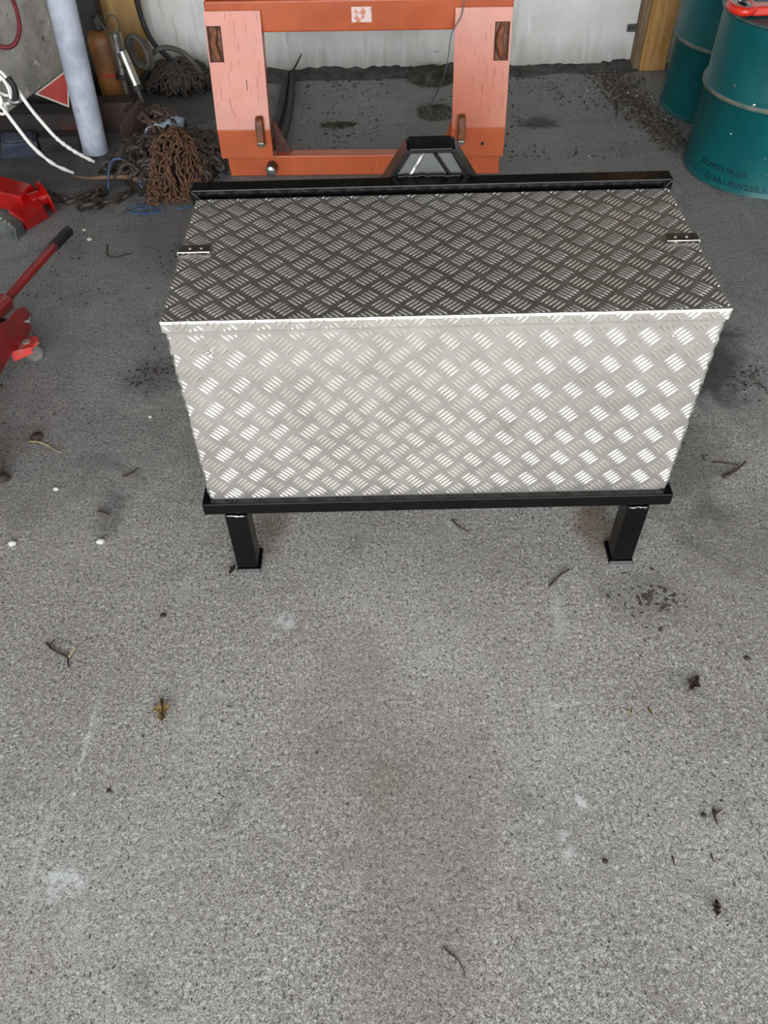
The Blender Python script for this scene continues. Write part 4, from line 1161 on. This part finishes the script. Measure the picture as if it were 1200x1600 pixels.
def stick(name, label, pts, r, material, cat='twig', group=None):
    MB().tube(catmull([(x, y, r + z) for x, y, z in pts], 4), lambda t: r * (1 - 0.5 * t), 6).build(name, material, smooth='all', label=label, cat=cat, group=group)
G = 'litter on the front floor'
tg = empty('forked_twig', (-0.73, 0.95, 0), 'forked dry twig on the floor at the far left of the front area', 'twig', G)
MB().tube(catmull([(-0.762, 0.972, 0.004), (-0.745, 0.955, 0.006), (-0.722, 0.943, 0.006), (-0.704, 0.933, 0.005)], 5), 0.0028, 6).build('stem', M['twig'], tg, smooth='all')
MB().tube(catmull([(-0.704, 0.933, 0.005), (-0.698, 0.945, 0.009), (-0.692, 0.958, 0.012)], 4), 0.002, 6).build('pale_branch', M['straw'], tg, smooth='all')
MB().tube(catmull([(-0.704, 0.933, 0.005), (-0.702, 0.920, 0.004), (-0.698, 0.910, 0.003)], 4), 0.002, 6).build('side_branch', M['twig'], tg, smooth='all')
MB().tube(catmull([(-0.757, 0.965, 0.004), (-0.749, 0.972, 0.006), (-0.746, 0.98, 0.007)], 4), 0.0015, 6).build('side_branch', M['twig'], tg, smooth='all')

def leaf(name, label, c, L, W, rz, material, curl=0.006, seed=0, lobes=3):
    rn = random.Random(seed)
    vs, fs = [], []
    n, k = 12, 6
    for i in range(n + 1):
        t = i / n
        w = W * (math.sin(PI * min(1, t * 1.0 + 0.02)) ** 0.7) * (0.75 + 0.35 * math.sin(t * PI * lobes * 2 + seed))
        for j in range(k + 1):
            s = j / k - 0.5
            x = (t - 0.5) * L
            y = s * w
            z = 0.003 + curl * (abs(s) * 2) ** 1.5 * (0.6 + 0.5 * noise.noise(Vector((i * 0.7, j * 0.9, seed)))) + 0.004 * (noise.noise(Vector((i * 0.5, j * 0.5, seed + 3))) + 0.5)
            vs.append((x, y, max(0.001, z)))
    for i in range(n):
        for j in range(k):
            a = i * (k + 1) + j
            fs.append((a, a + k + 1, a + k + 2, a + 1))
    m = MB().add(vs, fs).xform(Matrix.Translation(c) @ Matrix.Rotation(rz, 4, 'Z'))
    e = empty(name, tuple(c), label, 'leaf', G)
    b = m.build('blade', material, e, smooth='all')
    so = b.modifiers.new('thickness', 'SOLIDIFY'); so.thickness = 0.0008
    st = Matrix.Translation(c) @ Matrix.Rotation(rz, 4, 'Z')
    MB().tube([st @ Vector((-L / 2 - L * 0.18, 0.001, 0.003)), st @ Vector((-L * 0.3, 0, 0.006)), st @ Vector((L * 0.42, 0, 0.007))], 0.0008, 5).build('midrib', M['twig'], e, smooth='all')
leaf('dry_leaf', 'curled ochre leaf on the floor, front left', Vector((-0.477, 0.803, 0)), 0.048, 0.034, 1.75, M['leaf_ochre'], 0.012, 1, 2)
leaf('dry_leaf', 'dark brown leaf on the floor, front right', Vector((0.626, 0.840, 0)), 0.038, 0.028, 0.9, M['leaf_dark'], 0.008, 2, 2)
leaf('dry_leaf', 'small dark leaf scrap near the lower right corner', Vector((0.548, 0.406, 0)), 0.026, 0.016, 1.3, M['leaf_dark'], 0.006, 3, 3)
leaf('dry_leaf', 'tiny ochre husk beside its darker neighbour at the front right', Vector((0.482, 0.779, 0)), 0.020, 0.006, 1.2, M['straw'], 0.003, 4, 1)
leaf('dry_leaf', 'tiny brown husk right of the ochre one at the front right', Vector((0.520, 0.780, 0)), 0.020, 0.006, 1.9, M['leaf_ochre'], 0.003, 5, 1)
leaf('dry_leaf', 'brown leaf scrap against the front left foot of the box', Vector((-0.374, 1.166, 0)), 0.026, 0.014, 1.2, M['leaf_dark'], 0.008, 6, 2)
stick('twig', 'brown twig upright of a dark pellet at the right', [(0.592, 0.575, 0), (0.590, 0.562, 0.001), (0.592, 0.548, 0)], 0.0032, M['leaf_dark'], group=G)
stick('twig', 'short side twig right of the dark pellet', [(0.590, 0.566, 0), (0.600, 0.572, 0.001), (0.608, 0.576, 0)], 0.0022, M['leaf_dark'], group=G)
stick('twig', 'dark twig on the floor in front of the right foot', [(0.364, 1.098, 0), (0.390, 1.125, 0.002), (0.420, 1.148, 0)], 0.0030, M['twig'], group=G)
stick('twig', 'brown stick on the floor to the right of the box', [(0.863, 1.432, 0), (0.905, 1.458, 0.002), (0.936, 1.486, 0.004)], 0.0048, M['twig'], group=G)
stick('twig', 'thin dark twig crossing beside the brown stick', [(0.850, 1.492, 0), (0.880, 1.486, 0.001), (0.915, 1.480, 0)], 0.0022, M['twig'], group=G)
stick('twig', 'bent dark wire bit right of the box', [(0.835, 1.498, 0), (0.832, 1.512, 0), (0.848, 1.520, 0)], 0.0018, M['twig'], group=G)
stick('twig', 'curved straw just in front of the box', [(0.155, 1.310, 0), (0.168, 1.288, 0.001), (0.193, 1.269, 0)], 0.0024, M['twig'], group=G)
stick('straw', 'pale straw stalk at the left edge of the floor', [(-0.990, 1.633, 0), (-0.950, 1.622, 0.002), (-0.892, 1.584, 0)], 0.0024, M['straw'], cat='straw', group=G)
stick('twig', 'dark bent twig left of the box front', [(-0.700, 1.486, 0), (-0.680, 1.496, 0.001), (-0.664, 1.518, 0)], 0.0030, M['twig'], group=G)
stick('twig', 'short dark twig below the bent one at the left', [(-0.739, 1.364, 0), (-0.722, 1.358, 0.001), (-0.705, 1.350, 0)], 0.0026, M['twig'], group=G)
stick('twig', 'thin dark thread on the floor near the bottom centre', [(0.075, 0.354, 0), (0.085, 0.344, 0), (0.097, 0.334, 0), (0.105, 0.322, 0), (0.108, 0.306, 0)], 0.0012, M['twig'], group=G)
stick('twig', 'reddish sliver at the lower right', [(0.495, 0.494, 0), (0.495, 0.480, 0)], 0.0020, M['leaf_dark'], group=G)
stick('twig', 'forked dark sliver right of the reddish one', [(0.565, 0.497, 0), (0.566, 0.483, 0)], 0.0018, M['leaf_dark'], group=G)
stick('twig', 'curved dark twig behind the left corner of the box', [(-1.002, 2.672, 0), (-0.985, 2.60, 0.001), (-0.955, 2.585, 0.001), (-0.902, 2.610, 0)], 0.0028, M['twig'], group=G)
stick('twig', 'curved dark twig on the rear floor left of the drums', [(1.075, 3.83, 0), (1.068, 3.76, 0.001), (1.045, 3.66, 0)], 0.0050, M['twig'], group=G)
def pebble(name, label, c, s, material, seed, cat='pebble'):
    rn = random.Random(seed)
    m = MB()
    bm = bmesh.new()
    bmesh.ops.create_icosphere(bm, subdivisions=2, radius=s)
    for v in bm.verts:
        k = 1 + 0.35 * noise.noise(v.co * (1.6 / s) + Vector((seed, 0, 0)))
        v.co = Vector((v.co.x * k * 1.2, v.co.y * k, max(v.co.z * k * 0.7, -s * 0.45)))
    bm.verts.index_update()
    m.v = [v.co + Vector((c[0], c[1], s * 0.45)) for v in bm.verts]
    m.f = [tuple(v.index for v in f.verts) for f in bm.faces]
    bm.free()
    m.build(name, material, smooth='all', label=label, cat=cat, group=G)
for k, (c, s, mt, lab) in enumerate((((0.572, 0.566), 0.0048, 'chip_dark', 'round dark pellet beside the twigs at the right'), ((-0.517, 1.04), 0.006, 'leaf_dark', 'dark brown pellet above the ochre leaf'),
        ((-0.552, 0.635), 0.0042, 'chip_dark', 'dark crumb below left of the ochre leaf'), ((0.373, 0.487), 0.0048, 'chip_dark', 'dark crumb at the lower right of the centre'),
        ((0.757, 0.898), 0.0055, 'chip_dark', 'black pellet near the right edge'), ((-0.709, 1.264), 0.0085, 'chip_white', 'pale stone chip left of the front left leg'),
        ((-0.926, 1.264), 0.0085, 'chip_white', 'pale stone chip at the left edge of the floor'), ((-0.867, 1.447), 0.006, 'chip_white', 'small white chip between the straw and the left twigs'),
        ((-0.672, 1.723), 0.005, 'chip_white', 'small white chip close to the left side of the box'), ((-1.077, 2.715), 0.008, 'chip_white', 'white pebble just beyond the jack handle grip'),
        ((-1.113, 2.786), 0.006, 'chip_white', 'smaller white pebble behind the other at the jack handle'), ((-0.972, 1.646), 0.014, 'twig', 'dark clump of chaff at the end of the pale straw'),
        ((-1.016, 1.486), 0.016, 'twig', 'dark clump of chaff at the left edge'), ((0.245, 3.40), 0.014, 'chip_white', 'pale stone at the foot of the right orange plate'))):
    pebble('pebble', lab, c, s, M[mt], k)
